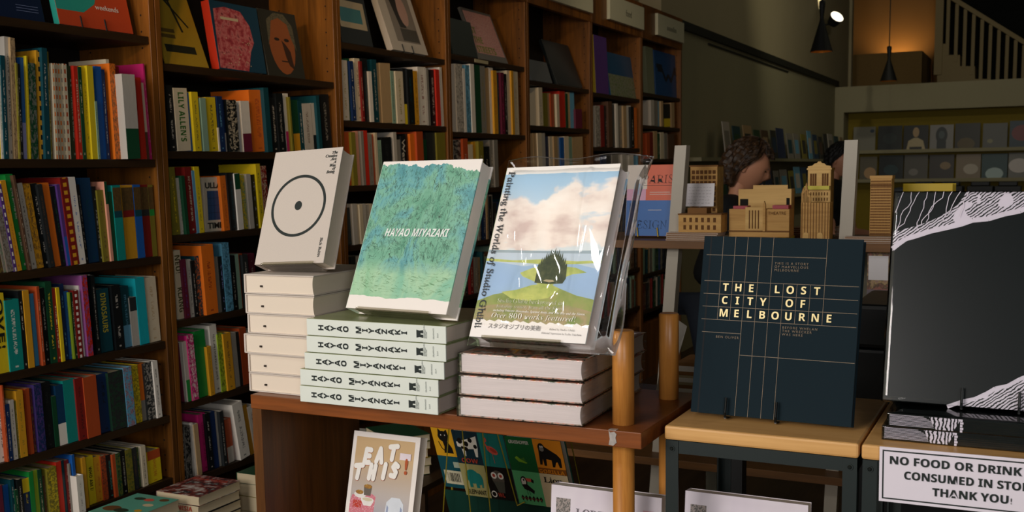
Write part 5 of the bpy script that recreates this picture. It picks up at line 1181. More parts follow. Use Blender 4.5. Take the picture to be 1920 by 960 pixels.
def art_um(a, w, h, r):
    text('title_lettering', 'ULLA', r, (w*.06, -.001, h*.80), (1, 0, 0), (0, 0, 1), .03, INK, None, 'LEFT', width=w*.85, height=h*.11, offset=.03)
    text('title_lettering', 'TIME', r, (w*.10, -.001, h*.06), (1, 0, 0), (0, 0, 1), .03, INK, None, 'LEFT', width=w*.82, height=h*.11, offset=.03)
    a.rect(w*.16, h*.21, w*.86, h*.75, F('blueprint_print', '2A4E7C'))
    for k in range(1, 4): a.line(w*(.16+.175*k), h*.21, w*(.16+.175*k), h*.75, .0012, F('blueprint_line', '1A3048')); a.line(w*.16, h*(.21+.135*k), w*.86, h*(.21+.135*k), .0012, F('blueprint_line', '1A3048'))
faceout(2, 1.312, (386, 437), (421, 435), (381, 333), .02, F('pearl_cover', 'CFC6B2'), F('pearl_cover', 'CFC6B2'), 'cream book with a blue grid facing out, third shelf of the second bookcase', x=CASE_X-.03, art=art_um)
def art_dark(a, w, h, r): a.rect(w*.3, h*.55, w*.55, h*.6, F('faint_ink', '3A4A54'))
faceout(4, 1.42, (960, 335), (992, 336), (933, 262), .02, F('deep_navy_cover', '141F2C'), F('deep_navy_cover', '141F2C'), 'dark navy book leaning face out above the bagged landscape book', art=art_dark)
tag(sub(MB().box(CASE_X-.0055, CASE_X-.0035, 4.66, 4.80, 2.03, 2.046, F('shelf_label_card', 'B8AE8A')).build('shelf_label'), bpy.data.objects['bookcase.003']))

# ================================================================== MIDDLE DISTANCE: A-FRAME SHELF WITH LITTLE WOODEN BUILDINGS
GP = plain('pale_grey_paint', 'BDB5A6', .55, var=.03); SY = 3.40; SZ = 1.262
W_MID = wood('brown_shelf_board', '5A3C1E', '85592C', axis=0, scale=6)
sh = empty('ladder_shelf', (-.7, 3.66, 0), 'white A-frame ladder shelf with brown boards, carrying small wooden buildings', 'shelf')
sub(MB().box(-1.75, -.02, SY, SY+.44, SZ-.026, SZ, W_MID).build('shelf_board', bevel=.001), sh)
sub(MB().box(-1.75, -.02, SY-.02, SY+.40, .497, .523, W_MID).build('shelf_board', bevel=.001), sh)
def post(xt, zt, xb, zb, y0=3.502, wd=.040, dp=.045, mat=GP):
    f = zb/(zt-zb); xb0 = xb-(xt-xb)*f
    m = MB(); Q = [(xt-wd/2, zt), (xt+wd/2, zt), (xb0+wd/2, 0), (xb0-wd/2, 0)]
    return m.prism([Q[3], Q[2], Q[1], Q[0]], y0-dp, y0-.0015, mat).build('post')
sub(post(-1.088, 1.576, -1.132, 1.0), sh); sub(post(-.541, 1.579, -.562, 1.0), sh)
for xs, dx in ((-1.088, .12), (-.541, .13)):
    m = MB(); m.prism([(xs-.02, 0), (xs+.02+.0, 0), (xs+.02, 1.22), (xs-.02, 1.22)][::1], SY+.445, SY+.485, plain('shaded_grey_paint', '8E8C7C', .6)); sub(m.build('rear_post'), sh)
def onshelf(px, py, y): return aty(px, py, y)
# Paris book
M = pose((-1.3281, 3.5723, 1.2583), (.999, -.0456, .0028), (.0032, .1314, .9913), .985)
M.translation.z += .008
pb = empty('paris_book', M, 'pink, orange and blue book lettered PARIS BY DESIGN, standing beside the left white post', 'book')
w_, h_ = .177, .246
PO, PB, PW, PP = F('coral_cover', 'DD6A4C'), F('azure_cover', '3A70B8'), F('blush_white_cover', 'E0D4C8'), F('rose_cover', 'DDA8C4')
hardback(pb, w_, h_, .018, PO, PGW, spine=PW, board=.002)
a = Art(); a.rect(0, 0, w_, h_*.50, PB); a.rect(0, h_*.66, w_*.42, h_, PW); a.rect(0, h_*.50, w_*.40, h_*.66, PP)
a.rect(w_*.34, h_*.705, w_*.94, h_*.711, INK)
for k, (u0, u1) in enumerate(((.48, .90), (.48, .92))): a.rect(w_*u0, h_*(.61-.03*k), w_*u1, h_*(.617-.03*k), PW)
a.rect(w_*.46, h_*.36, w_*.74, h_*.367, PW); a.build('cover_blocks', pb)
text('title_lettering', 'PARIS', pb, (w_*.33, -.001, h_*.74), (1, 0, 0), (0, 0, 1), .03, INK, 'upital', 'LEFT', width=w_*.62, height=h_*.12, offset=-.03)
text('title_lettering', 'BY', pb, (w_*.06, -.001, h_*.34), (1, 0, 0), (0, 0, 1), .03, INK, 'upital', 'LEFT', width=w_*.22, height=h_*.12, offset=-.03)
text('title_lettering', 'DESIGN', pb, (w_*.08, -.001, h_*.10), (1, 0, 0), (0, 0, 1), .03, INK, 'upital', 'LEFT', width=w_*.78, height=h_*.12, offset=-.03)
YST = plain('gold_wire', 'C8A838', .3, metal=.6); m = MB()
for x in (w_*.28, w_*.70): m.tube([Vector((x-.004, -.006, .028)), Vector((x, -.006, -.0005)), Vector((x, .03, -.0005)), Vector((x, .06, .08))], .0022, YST, 8)
r = empty('gold_book_stand', M, 'gold wire stand hooked under the Paris book', 'stand'); m.build('bent_wire', r)

PLY = wood('laser_cut_plywood', 'B07E3E', 'DCAE66', axis=0, scale=10, rough=.6); PLYD = plain('burnt_engraving', '6A431C', .8); PLYE = plain('scorched_edge', '7E5424', .7); PLYL = wood('pale_plywood', 'C69A58', 'E8C078', axis=0, scale=8, rough=.6)
def facade(m, x0, x1, z0, z1, y, cols, rows, wfrac=.5, hfrac=.6, mat=PLYD, pad=.08):
    W_, H_ = (x1-x0)*(1-2*pad), (z1-z0)*(1-2*pad); cx, cz = x0+(x1-x0)*pad, z0+(z1-z0)*pad
    for i in range(cols):
        for j in range(rows):
            a0 = cx+W_*(i+.5-wfrac/2)/cols; a1 = cx+W_*(i+.5+wfrac/2)/cols; b0 = cz+H_*(j+.5-hfrac/2)/rows; b1 = cz+H_*(j+.5+hfrac/2)/rows
            m.box(a0, a1, y-.0006, y+.0002, b0, b1, mat)
def bl(name, lab, box, y, dep, grid, extra=None, mats=(PLY, PLYD), base=SZ, flat=None):
    p0 = aty(box[0], box[3], y); p1 = aty(box[2], box[1], y); x0, x1, z1 = p0.x, p1.x, p1.z
    z0 = base if flat is None else flat
    c = ((x0+x1)/2, y+dep/2, z0); r = empty(name, c, lab, 'model building', 'laser-cut wooden buildings on the ladder shelf')
    b = MB().box(x0, x1, y, y+dep, z0+.0004, z1, mats[0]); sub(b.build('walls', bevel=.0006), r)
    e = MB(); facade(e, x0, x1, z0, z1, y, *grid)
    sub(e.build('engraved_windows', merge=False), r)
    if extra: extra(r, x0, x1, z0, z1, y, dep)
    return r, x0, x1, z0, z1
# flat packs under the buildings (stacks of folded card models)
def packs(x0, x1, n, y, dep, z, lab, cols, group):
    for k in range(n):
        tag(MB().box(x0+.002*(k % 2), x1-.003*((k+1) % 2), y, y+dep, z, z+.0062, cols[k % len(cols)]).box(x0+.002*(k % 2)+.002, x1-.003*((k+1) % 2)-.002, y-.0004, y, z+.0015, z+.0045, PLYE).build('model_kit_box', merge=False), lab % ['lowest', 'second', 'third', 'fourth', 'topmost'][k if k < n-1 else 4], 'box', group); z += .0068
    return z
CARD = plain('pale_pink_card', 'C9B4A4', .6); CARDY = plain('yellow_card_end', 'D8C22A', .5)
xa, xb = aty(1248, 447, 3.40).x, aty(1345, 447, 3.40).x
zk = packs(xa, xb, 4, 3.402, .10, SZ+.0004, 'flat pink-brown kit box, %s under the corner building by the left post', [CARD], 'kit boxes under the corner building')
bl('corner_building', 'wooden model of a corner building with many windows, leftmost in the front row', (1272, 403, 1352, 438), 3.415, .075, (6, 2, .45, .6), flat=zk,
   extra=lambda r, x0, x1, z0, z1, y, d: (sub(MB().box(x0-.002, x1+.002, y-.002, y+d, z1, z1+.004, PLYE).build('cornice'), r), sub(MB().box(x0+.025, x0+.09, y+.02, y+d, z1+.004, z1+.022, PLYE).build('roof_block'), r)))
bl('tower_block', 'square wooden model tower behind the handwritten card', (1294, 312, 1345, 440), 3.66, .08, (6, 12, .75, .7, PLYD, .04),
   extra=lambda r, x0, x1, z0, z1, y, d: sub(MB().box(x0-.003, x1+.003, y-.003, y+d, z1, z1+.005, PLYE).build('cornice'), r))
cd0 = aty(1285, 387, 3.60); cw = .095
M = frame((cd0.x, 3.60, cd0.z), Vector((1, 0, .03)).normalized(), Vector((-.0, .98, -.17)).normalized(), Vector((.03, .17, .98)).normalized())
cdr = empty('handwritten_card', M, 'white handwritten card propped between the corner building and tower', 'card')
MB().box(0, .100, 0, .0012, 0, .080, plain('white_note_card', 'E4E0E2', .5, var=.02)).build('card', cdr)
a = Art(); rr = random.Random(9)
for j in range(6):
    x = .010
    while x < .084:
        l = rr.uniform(.003, .011); zz = .066-.011*j; a.line(x, zz+rr.uniform(-.001, .001), x+l, zz+rr.uniform(-.001, .001), .0009, plain('pencil_writing', '8A8488', .7)); x += l+rr.uniform(.002, .006)
a.build('handwriting', cdr)
MB().tube([Vector((.05, .002, .01)), Vector((.05, .03, -(cd0.z-SZ)+.0)), ], .0018, GP, 8).build('card_prop', cdr)
# theatre
xa, xb = aty(1345, 442, 3.45).x, aty(1472, 442, 3.45).x
PKW = plain('white_kit_box', 'DCD6D0', .5)
tag(MB().box(xa, xb-.03, 3.455, 3.60, SZ+.0004, SZ+.0105, PKW).box(xb-.03, xb, 3.455, 3.60, SZ+.0004, SZ+.0105, CARDY).build('model_kit_box', merge=False), 'white flat kit box with yellow end under the theatre model', 'box')
def theatre(r, x0, x1, z0, z1, y, d):
    w_ = x1-x0
    m = MB().box(x0-.001, x1+.001, y-.006, y-.0008, z0+.018, z0+.022, PLYE); m.box(x0+w_*.28, x0+w_*.60, y-.005, y-.0008, z0+.022, z1+.006, PLYL); sub(m.build('front_bay'), r)
    e = MB(); 
    for k in range(4): e.box(x0+w_*(.34+.05*k), x0+w_*(.36+.05*k), y-.0056, y-.005, z0+.028, z1-.004, PLYD)
    sub(e.build('bay_windows', merge=False), r)
    p0 = aty(1468, 388, y-.008); pt = MB(); cx = x0+w_*.60
    pt.prism([(cx-.004, z0+.02), (cx+.004, z0+.02), (cx+.004, z1+.014), (cx, z1+.026), (cx-.004, z1+.014)], y-.012, y-.0005, PLY); sub(pt.build('corner_fin'), r)
    text('theatre_lettering', 'THEATRE', r, (x0+w_*.65-r.location.x, y-.001-r.location.y, z1-.018-r.location.z), (1, 0, 0), (0, 0, 1), .012, PLYD, None, 'LEFT', width=w_*.30)
    rm = MB(); rm.box(x0+.012, x0+w_*.30, y+.004, y+.05, z1+.0005, z1+.010, F('crimson_card', 'A8283A')); sub(rm.build('red_roof_strip'), r); rm = MB(); rm.box(x0+w_*.72, x1-.004, y+.004, y+.05, z1+.0005, z1+.012, F('crimson_card', 'A8283A')); sub(rm.build('red_roof_strip'), r)
bl('theatre_building', 'wooden model theatre with a corner fin and red strips, centre of the front row', (1367, 392, 1480, 434), 3.47, .07, (5, 1, .0, .0), extra=theatre, flat=SZ+.011)
def backwall(r, x0, x1, z0, z1, y, d):
    w_ = x1-x0; m = MB(); m.box(x0+w_*.28, x1-w_*.07, y, y+.006, z1, z1+.013, PLYL); sub(m.build('stepped_parapet'), r)
    e = MB(); e.box(x0+.006, x0+w_*.19, y-.0008, y-.0002, z0+(z1-z0)*.5, z0+(z1-z0)*.80, plain('dark_opening', '1A1812', .9)); e.box(x1-w_*.09, x1-.005, y-.0008, y-.0002, z0+(z1-z0)*.5, z0+(z1-z0)*.82, plain('dark_opening', '1A1812', .9)); sub(e.build('window_openings', merge=False), r)
bl('station_building', 'plain wooden model wall with stepped parapet behind the theatre', (1384, 354, 1484, 440), 3.58, .05, (1, 1, .0, .0), extra=backwall, mats=(PLYL, PLYD))
def ornate(r, x0, x1, z0, z1, y, d):
    w_ = x1-x0; c = (x0+x1)/2
    m = MB(); m.box(x0-.003, x1+.003, y-.003, y+d, z1, z1+.006, PLYL)
    pr = [(x0, z1+.006), (x1, z1+.006), (x1, z1+.012), (c+w_*.30, z1+.014), (c+w_*.22, z1+.020), (c+w_*.10, z1+.022), (c+w_*.06, z1+.027), (c-w_*.06, z1+.027), (c-w_*.10, z1+.022), (c-w_*.22, z1+.020), (c-w_*.30, z1+.014), (x0, z1+.012)]
    m.prism(pr, y-.002, y+.004, PLYL); sub(m.build('pediment'), r)
    e = MB()
    for s in (-1, 1):
        a0 = c+s*w_*.26-w_*.14; e.box(a0, a0+w_*.28, y-.0008, y-.0002, z1-.052, z1-.012, PLYD)
        for k in range(1, 3): e.box(a0+w_*.28*k/3-.0006, a0+w_*.28*k/3+.0006, y-.0014, y-.0008, z1-.052, z1-.012, PLYL)
    sub(e.build('tall_windows', merge=False), r)
    za = aty(1530, 352, y).z; ym = MB().box(x0-.008, x1-.002, y-.014, y-.001, za-.006, za+.006, F('lemon_awning', 'D0C428')); sub(ym.build('yellow_awning'), r)
    f = MB(); facade(f, x0, x1, za-.05, za-.008, y, 7, 2, .4, .6); sub(f.build('shopfront_engraving', merge=False), r)
bl('ornate_building', 'tall ornate wooden model facade with a pediment and yellow awning', (1513, 318, 1558, 440), 3.60, .06, (1, 1, .0, .0), extra=ornate, mats=(PLYL, PLYD))
def ribs(r, x0, x1, z0, z1, y, d):
    w_ = x1-x0; m = MB()
    for k in range(10): m.box(x0+w_*(k+.32)/10, x0+w_*(k+.55)/10, y-.002, y-.0002, z0+.002, z1, PLYE)
    sub(m.build('vertical_ribs', merge=False), r)
    s = MB()
    for u in (.19, .68): s.cyl((x0+w_*u, y-.0022, z0+.018), (x0+w_*u, y-.0035, z0+.018), .009, .009, PLYL, 18); s.box(x0+w_*u-.009, x0+w_*u+.009, y-.0034, y-.0022, z0+.001, z0+.018, PLYL)
    sub(s.build('arched_door'), r)
    for u, hh in ((.02, .05), (.12, .065), (.22, .03)):
        t = MB(); cx = x0+w_*u+.004; t.prism([(cx-.0055, z1), (cx+.0055, z1), (cx+.0055, z1+hh*.6), (cx, z1+hh), (cx-.0055, z1+hh*.6)], y+.004, y+.014, PLY); t.box(cx-.001, cx+.001, y+.003, y+.004, z1, z1+hh*.6, PLYD); sub(t.build('spire'), r)
bl('ribbed_building', 'wooden model building with vertical ribs, two arches and small spires', (1501, 380, 1556, 438), 3.50, .06, (1, 1, .0, .0), extra=ribs, base=SZ+.0)
xa, xb = aty(1583, 447, 3.402).x, aty(1674, 447, 3.402).x
zk = packs(xa, xb, 3, 3.404, .05, SZ+.0004, 'flat pale kit box, %s under the brick patterned tower at right', [CARD], 'kit boxes right of the white post')
bl('brick_tower', 'brown wooden model tower with brick pattern, right of the white post', (1630, 335, 1672, 434), 3.50, .065, (14, 22, .86, .62, PLYE, .02), flat=SZ,
   extra=lambda r, x0, x1, z0, z1, y, d: (sub(MB().box(x0-.002, x1+.002, y-.002, y+d, z1, z1+.010, PLY).build('cornice'), r), sub(MB().box(x0-.001, x1+.001, y-.0015, y-.0006, z1-.022, z1-.019, PLYD).box(x0-.001, x1+.001, y-.0015, y-.0006, z0+.020, z0+.023, PLYD).build('string_course', merge=False), r)))
xa, xb = aty(1475, 445, 3.45).x, aty(1578, 445, 3.45).x
# second stack of kits behind, with pale edges
def kits(px0, px1, pyb, y, n, lab, grp):
    a_, b_ = aty(px0, pyb, y).x, aty(px1, pyb, y).x
    packs(a_, b_, n, y, .13, SZ+.0004, lab, [CARD, PKW], grp)
kits(1565, 1590, 430, 3.70, 5, 'flat kit box, %s of the pile behind the right white post', 'kit boxes behind the right post')
kits(1484, 1502, 430, 3.64, 5, 'flat kit box, %s of the pile between theatre and ribbed building', 'kit boxes between the models')
# tiny booklets near PARIS already covered; yellow folder, far right
yp = aty(1706, 362, 3.9)
def yb(px, dy, lab):
    p = aty(px, 345, 3.72+dy); w1 = .022
    Mx = frame((p.x, 3.72+dy, SZ+.001), (1, 0, 0), (0, 1, 0), (0, 0, 1)); r = empty('yellow_folder', Mx, lab, 'book', 'yellow books behind the black book')
    hardback(r, .15, p.z-SZ, w1, F('lemon_folder', 'D8B818'), PGW, board=.002)
yb(1694, .0, 'yellow book standing behind the top left corner of the black wrapped book')
yb(1700, .035, 'second yellow book, behind the yellow one above the black wrapped book')
# poster in the gap and dark crate
PM = patchy('autumn_picture_print', ['6A3A2A', 'A86A5A', '5A4A3A', 'B89A6A', '8A6A7A'], 40, .5)
p0 = aty(1626, 545, 3.45); 
r = empty('picture_board', frame((p0.x, 3.44, p0.z-.035), (1, 0, 0), (0, 1, 0), (0, 0, 1)), 'autumn coloured picture board with a white note, hanging under the ladder shelf', 'picture')
MB().box(0, .16, 0, .006, 0, SZ-.030-(p0.z-.035), PM).build('board', r); a = Art(); a.rect(0, 0, .16, .04, F('mauve_strip_print', '7A7078')); a.build('lower_strip', r)
MB().box(.004, .062, -.002, -.0008, .070, .145, plain('white_note_card', 'E4E0E2', .5, var=.02)).build('white_note', r)
CRT = plain('black_crate', '0D1214', .45, var=.1)
q0 = aty(1598, 570, 2.45)
cr_ = empty('black_case', (q0.x+.13, 2.6, 0), 'black lidded equipment case standing behind the benches', 'case')
sub(MB().box(q0.x, q0.x+.34, 2.45, 2.75, .0, q0.z-.10, CRT).build('case_body', bevel=.008), cr_)
sub(MB().box(q0.x-.003, q0.x+.343, 2.447, 2.753, q0.z-.0985, q0.z, CRT).build('case_lid', bevel=.010), cr_)
# parcels and leaning paper between table post and dark blue book
pp = aty(1270, 745, 2.30)
pk = empty('small_table', (pp.x+.12, 2.42, 0), 'low dark stand behind the bench carrying brown boxes', 'stand'); zz0 = aty(1285, 748, 2.30).z
sub(MB().box(pp.x-.16, pp.x+.30, 2.09, 2.43, zz0-.02, zz0, CRT).build('stand_top'), pk); sub(MB().box(pp.x+.10, pp.x+.14, 2.34, 2.38, 0, zz0-.0205, CRT).build('stand_column'), pk)
BX = plain('brown_carton', '8A5E30', .7)
z = zz0+.0004
for k, (hh, c) in enumerate(((.030, BX), (.022, plain('pale_carton', 'A89878', .6)), (.028, BX))):
    tag(MB().box(pp.x-.01+.002*k, pp.x+.14, 2.305, 2.42, z, z+hh, c).box(pp.x+.0, pp.x+.06, 2.3045, 2.305, z+hh*.3, z+hh*.75, PKW).build('carton', merge=False), 'small carton with white label, %s of three behind the rear oak post' % ['lowest', 'middle', 'topmost'][k], 'box', 'cartons behind the rear post'); z += hh+.0006
p1 = aty(1228, 690, 2.12); p2 = aty(1262, 600, 2.30)
m = MB(); pA_, pB_ = aty(1222, 700, 2.12), aty(1240, 700, 2.12); pA_.z = pB_.z = zz0+.0005; pts = [pA_, pB_, aty(1288, 612, 2.28), aty(1256, 590, 2.28)]
nrm = Vector((0, .003, 0)); m.face(pts, PKW); m.face([p+nrm for p in pts[::-1]], PKW)
for i in range(4): j = (i+1) % 4; m.face([pts[i], pts[j], pts[j]+nrm, pts[i]+nrm], PKW)
tag(m.build('paper_bag'), 'crumpled white paper leaning behind the rear oak post', 'paper')

# ================================================================== LEFT WALL DISPLAY LEDGES (far)
for k, zz in enumerate((1.585, 1.20)):
    tag(MB().box(-2.62+.0005, -2.44, 8.3, 15.25, zz-.03, zz, plain('ledge_paint', '8E8A6C', .6)).build('wall_ledge'), 'long pale ledge on the left wall, %s of the two' % ('upper' if k == 0 else 'lower'), 'ledge', 'wall ledges')
rr = random.Random(21)
cols = ['char', 'grey', 'dblue', 'lgrey', 'dgreen', 'navy', 'olive', 'char', 'dteal', 'brown', 'grey', 'lblue', 'char', 'tan']
names = {}
def ledge_items(z, y, yend, hmin, hmax, tag_):
    k = 0
    while y < yend:
        w_ = rr.uniform(.20, .34)*(1+.0*k); h_ = rr.uniform(hmin, hmax); c = cols[(k*5+3) % len(cols)]
        Mx = frame((-2.46, y, z+.002), (0, 1, 0), Vector((-1, 0, -.12)).normalized(), Vector((-.12, 0, 1)).normalized())
        r = empty('display_album', Mx, '%s album facing out, %s along the %s wall ledge' % (PAL[c][1], NTH[k], tag_), 'album', 'albums along the left wall ledges')
        m = MB(); m.box(0, w_, 0, .006, 0, h_, bookmat(c, 'char', 'n')); m.build('sleeve', r)
        a = Art(); a.rect(w_*.15, h_*.2, w_*.85, h_*.75, bookmat(cols[(k*3+1) % len(cols)], None, 'n')); a.build('sleeve_picture', r)
        y += w_+rr.uniform(.02, .09)*(1+y/20); k += 1
ledge_items(1.585, 9.1, 15.0, .27, .33, 'upper')
ledge_items(1.20, 8.6, 15.0, .25, .31, 'lower')

# ================================================================== RECORD WALL
def albums(z, pxs, pyb, specs, rowname):
    for k, ((px0, px1, pyt), (base, art, what)) in enumerate(zip(pxs, specs)):
        y = 15.55; a_ = aty(px0, pyb, y).x; b_ = aty(px1, pyb, y).x; h_ = aty((px0+px1)/2, pyt, y).z-z
        Mx = frame((a_, 15.52, z+.002), (1, 0, 0), Vector((0, 1, -.1)).normalized(), Vector((0, .1, 1)).normalized())
        r = empty('record_sleeve', Mx, '%s, on the %s ledge of the record wall' % (what, rowname), 'record', 'records on the back wall')
        MB().box(0, b_-a_, 0, .006, 0, h_, F('sleeve_'+base, base)).build('sleeve', r)
        if art: a = Art(); art(a, b_-a_, h_); a.build('sleeve_picture', r)
def face_f(a, w, h): a.ell(w*.5, h*.72, w*.13, h*.2, F('portrait_skin', 'B89A70')); a.poly([(w*.12, 0), (w*.2, h*.38), (w*.42, h*.5), (w*.58, h*.5), (w*.8, h*.38), (w*.9, 0)], F('portrait_dress', 'C0B088')); a.rect(w*.25, 0, w*.75, h*.14, F('portrait_dark', '1C1E1C'))
def face_d(a, w, h): a.ell(w*.5, h*.58, w*.25, h*.34, F('portrait_dark2', '1E2A2C')); a.rect(w*.3, 0, w*.7, h*.34, F('portrait_dark2', '1E2A2C')); a.ell(w*.5, h*.6, w*.13, h*.16, F('portrait_mid', '4A5A5C'))
def blob(c, x=.5, z=.5, s=.3): return lambda a, w, h: a.ell(w*x, h*z, w*s, h*s*.7, F('sleeve_'+c, c))
albums(1.69, [(1600, 1641, 238), (1646, 1691, 236), (1694, 1740, 235), (1743, 1787, 234), (1790, 1837, 231), (1842, 1888, 231), (1892, 1940, 226)], 278,
       [('8A8878', blob('3A4A5A', .85, .82, .1), 'plain pale grey record sleeve'), ('15201E', blob('22302E'), 'blank black record sleeve'), ('10181A', face_f, 'record with a pale woman portrait'), ('8E8C88', face_d, 'grey record with a dark head'),
        ('1A1C14', blob('5A4A1A', .45, .2, .35), 'black record with a gold arc'), ('5A5C58', blob('8E8A6A', .3, .3, .12), 'mid grey record sleeve'), ('12384A', blob('7A2A30', .5, .55, .42), 'blue record with a red shape')], 'upper')
albums(1.295, [(1612, 1644, 294), (1648, 1693, 291), (1695, 1739, 290), (1742, 1788, 290), (1792, 1838, 289), (1840, 1888, 288), (1890, 1940, 286)], 334,
       [('6A6450', blob('C8A070', .6, .3, .35), 'tan toned record sleeve'), ('0F1E20', blob('24464A', .5, .4, .3), 'dark teal record sleeve'), ('5C5A52', blob('8A8680', .4, .3, .2), 'olive grey record sleeve'), ('3E3A38', blob('9A8260', .65, .55, .22), 'brown record with a tan spot'),
        ('8E7E66', blob('C4BAA8', .6, .4, .3), 'sandy record in glossy plastic'), ('1A4A50', blob('B8D0D0', .5, .2, .35), 'teal and white record sleeve'), ('7A7A74', blob('D8D0CC', .4, .5, .4), 'silver speckled record sleeve')], 'lower')
for k, px in enumerate((1733, 1782, 1838, 1890)):
    p = aty(px, 352, 13.5); tag(MB().box(p.x-.14, p.x+.14, 13.4, 13.75, 0, p.z+.02, CRT).box(p.x-.10, p.x+.10, 13.45, 13.7, p.z+.02, p.z+.07, CRT).build('record_bin', bevel=.01), 'tall black record bin before the record wall, %s from the left' % NTH[k], 'record bin', 'record bins')
# things seen between right post and tower
p = aty(1690, 352, 6.0); tag(MB().box(p.x-.06, p.x+.10, 6.0, 6.2, 0, p.z, plain('grey_chair_shell', '3A4044', .5)).build('grey_cabinet', bevel=.03), 'rounded grey cabinet seen left of the yellow books', 'cabinet')

# ================================================================== PENDANTS, SPOT, STAIRS
BRS = plain('brass_inside', 'C88A3A', .3, metal=.9)
def pendant(px, top, bot, dep, hw, lab, on=0):
    c = CAMO+ray(px, bot)*dep; s = dep/FOC; R_ = hw*s; H_ = (bot-top)*s
    r = empty('pendant_lamp', c, lab, 'lamp', 'black cone pendants')
    pr = [(R_, 0), (R_*.2, H_*.60), (R_*.17, H_*.66), (R_*.28, H_*.90), (R_*.28, H_*.97), (R_*.05, H_), (0, H_)]
    MB().lathe([(R_*.94, .0), (R_*.17, H_*.58), (0, H_*.59)], BRS).build('inner_reflector', r, smooth=True)
    MB().lathe(pr, plain('matt_black_metal', '0E0F0E', .6)).build('lamp_shade', r, smooth=True)
    MB().cyl((0, 0, H_*.99), (0, 0, 5.19-c.z), .006, .006, plain('black_cable', '1E1A12', .6), 8).build('cable', r)
    MB().lathe([(0, -.03), (.03, -.015), (.038, .02), (.02, .05), (0, .06)], plain('lamp_bulb', 'FFC890', .4, emit=('FFB060', .8)), (0, 0, H_*.30)).build('bulb', r, smooth=True)
    l = bpy.data.lights.new('pendant_light', 'POINT'); l.energy = .5 if on else .3; l.color = (1, .65, .3); l.shadow_soft_size = .03; lo = bpy.data.objects.new('pendant_light', l); COL.objects.link(lo); lo.location = c+Vector((0, 0, H_*.2)); 
pendant(1540, 2, 97, 9.0, 20.5, 'black cone pendant lamp, the larger and nearer of the two', 1)
pendant(1666, 87, 152, 12.5, 15.5, 'black cone pendant lamp, the smaller and farther of the two')
c = atx(1566, 42, -2.50)
c = atx(1560, 44, -2.50)
sl = empty('wall_spotlight', c, 'small round spotlight shining up the left wall', 'spotlight')
dirv = (Vector((.5, -.45, .5))).normalized()
MB().cyl(Vector((0, 0, 0)), dirv*.12, .065, .09, plain('matt_black_metal', '0E0F0E', .6), 24).build('lamp_housing', sl)
MB().cyl(dirv*.1205, dirv*.123, .085, .085, plain('lit_lens', 'FFF4D8', .4, emit=('FFF2D6', 2.2)), 24).build('lens', sl)
MB().cyl(Vector((0, 0, 0)), Vector((-2.665-c.x, 0, -.02)), .012, .012, plain('matt_black_metal', '0E0F0E', .6), 10).build('bracket', sl)
wl = spot('spotlight_beam', c+Vector((-.05, 0, .15)), (-2.66, c.y, c.z+.7), 10, (1, .92, .68), 95); 
# stair hall beyond the record wall
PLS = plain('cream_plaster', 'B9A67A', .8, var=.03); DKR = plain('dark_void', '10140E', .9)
YS = 18.2
def q(px, py, y=YS): p = aty(px, py, y); return p.x, p.z
x0, _ = q(1612, 100); x1, _ = q(1760, 100)
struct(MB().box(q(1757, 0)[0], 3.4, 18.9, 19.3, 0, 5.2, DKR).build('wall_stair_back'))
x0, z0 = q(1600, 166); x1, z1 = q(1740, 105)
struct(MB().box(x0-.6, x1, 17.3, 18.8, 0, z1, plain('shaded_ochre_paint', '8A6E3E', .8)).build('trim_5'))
lm_ = spot('stair_uplight', ((x0+x1)/2+.0, 19.05, z1-.05), ((x0+x1)/2, 19.35, z1+1.2), 11, (1, .58, .22), 150)
st = empty('staircase', (q(1850, 150)[0], YS, 0), 'cream painted staircase with square balusters rising at upper right', 'staircase')
# string and newel; handrail falls to the right
nx, nz = q(1750, 0); 
A_ = q(1757, 128); B_ = q(1800, 170); C_ = q(1960, 170)
m = MB(); pts = [q(1757, 82), q(1775, 82), q(1775, 103), q(1800, 103), q(1800, 124), q(1828, 124), q(1828, 148), q(1850, 148), q(1850, 178), q(1757, 178)]
m.prism(pts[::-1], YS, YS+.9, PLS); sub(m.build('stair_flight'), st)
m = MB(); a0, a1 = q(1757, -60), q(1766, 140); m.box(a0[0], a1[0], YS-.05, YS+.05, a1[1], min(5.15, a0[1]), PLS); sub(m.build('newel_post'), st)
h0, h1 = q(1766, -18), q(1945, 92)
m = MB(); m.prism([(h0[0], h0[1]-.06), (h1[0], h1[1]-.06), (h1[0], h1[1]+.02), (h0[0], h0[1]+.02)], YS-.04, YS+.04, PLS); sub(m.build('handrail'), st)
for px in range(1776, 1950, 16):
    xx, _ = q(px, 100); f = (xx-h0[0])/(h1[0]-h0[0]); zt_ = h0[1]+(h1[1]-h0[1])*f-.06; zb_ = q(px, min(185, 82+(px-1776)*.75+22))[1]
    sub(MB().box(xx-.025, xx+.025, YS-.022, YS+.022, zb_, zt_, PLS).build('baluster'), st)
c = CAMO+ray(1917, 4)*17
tag(MB().cyl(c, c+Vector((0, 0, 5.2-c.z)), .004, .004, plain('black_cable', '1E1A12', .6), 8).cyl(c-Vector((0, 0, .06)), c, .03, .03, plain('amber_bulb', 'FFB060', .4, emit=('FF9A40', 4.0)), 16).build('hanging_bulb'), 'small amber bulb hanging in the top right corner', 'lamp')

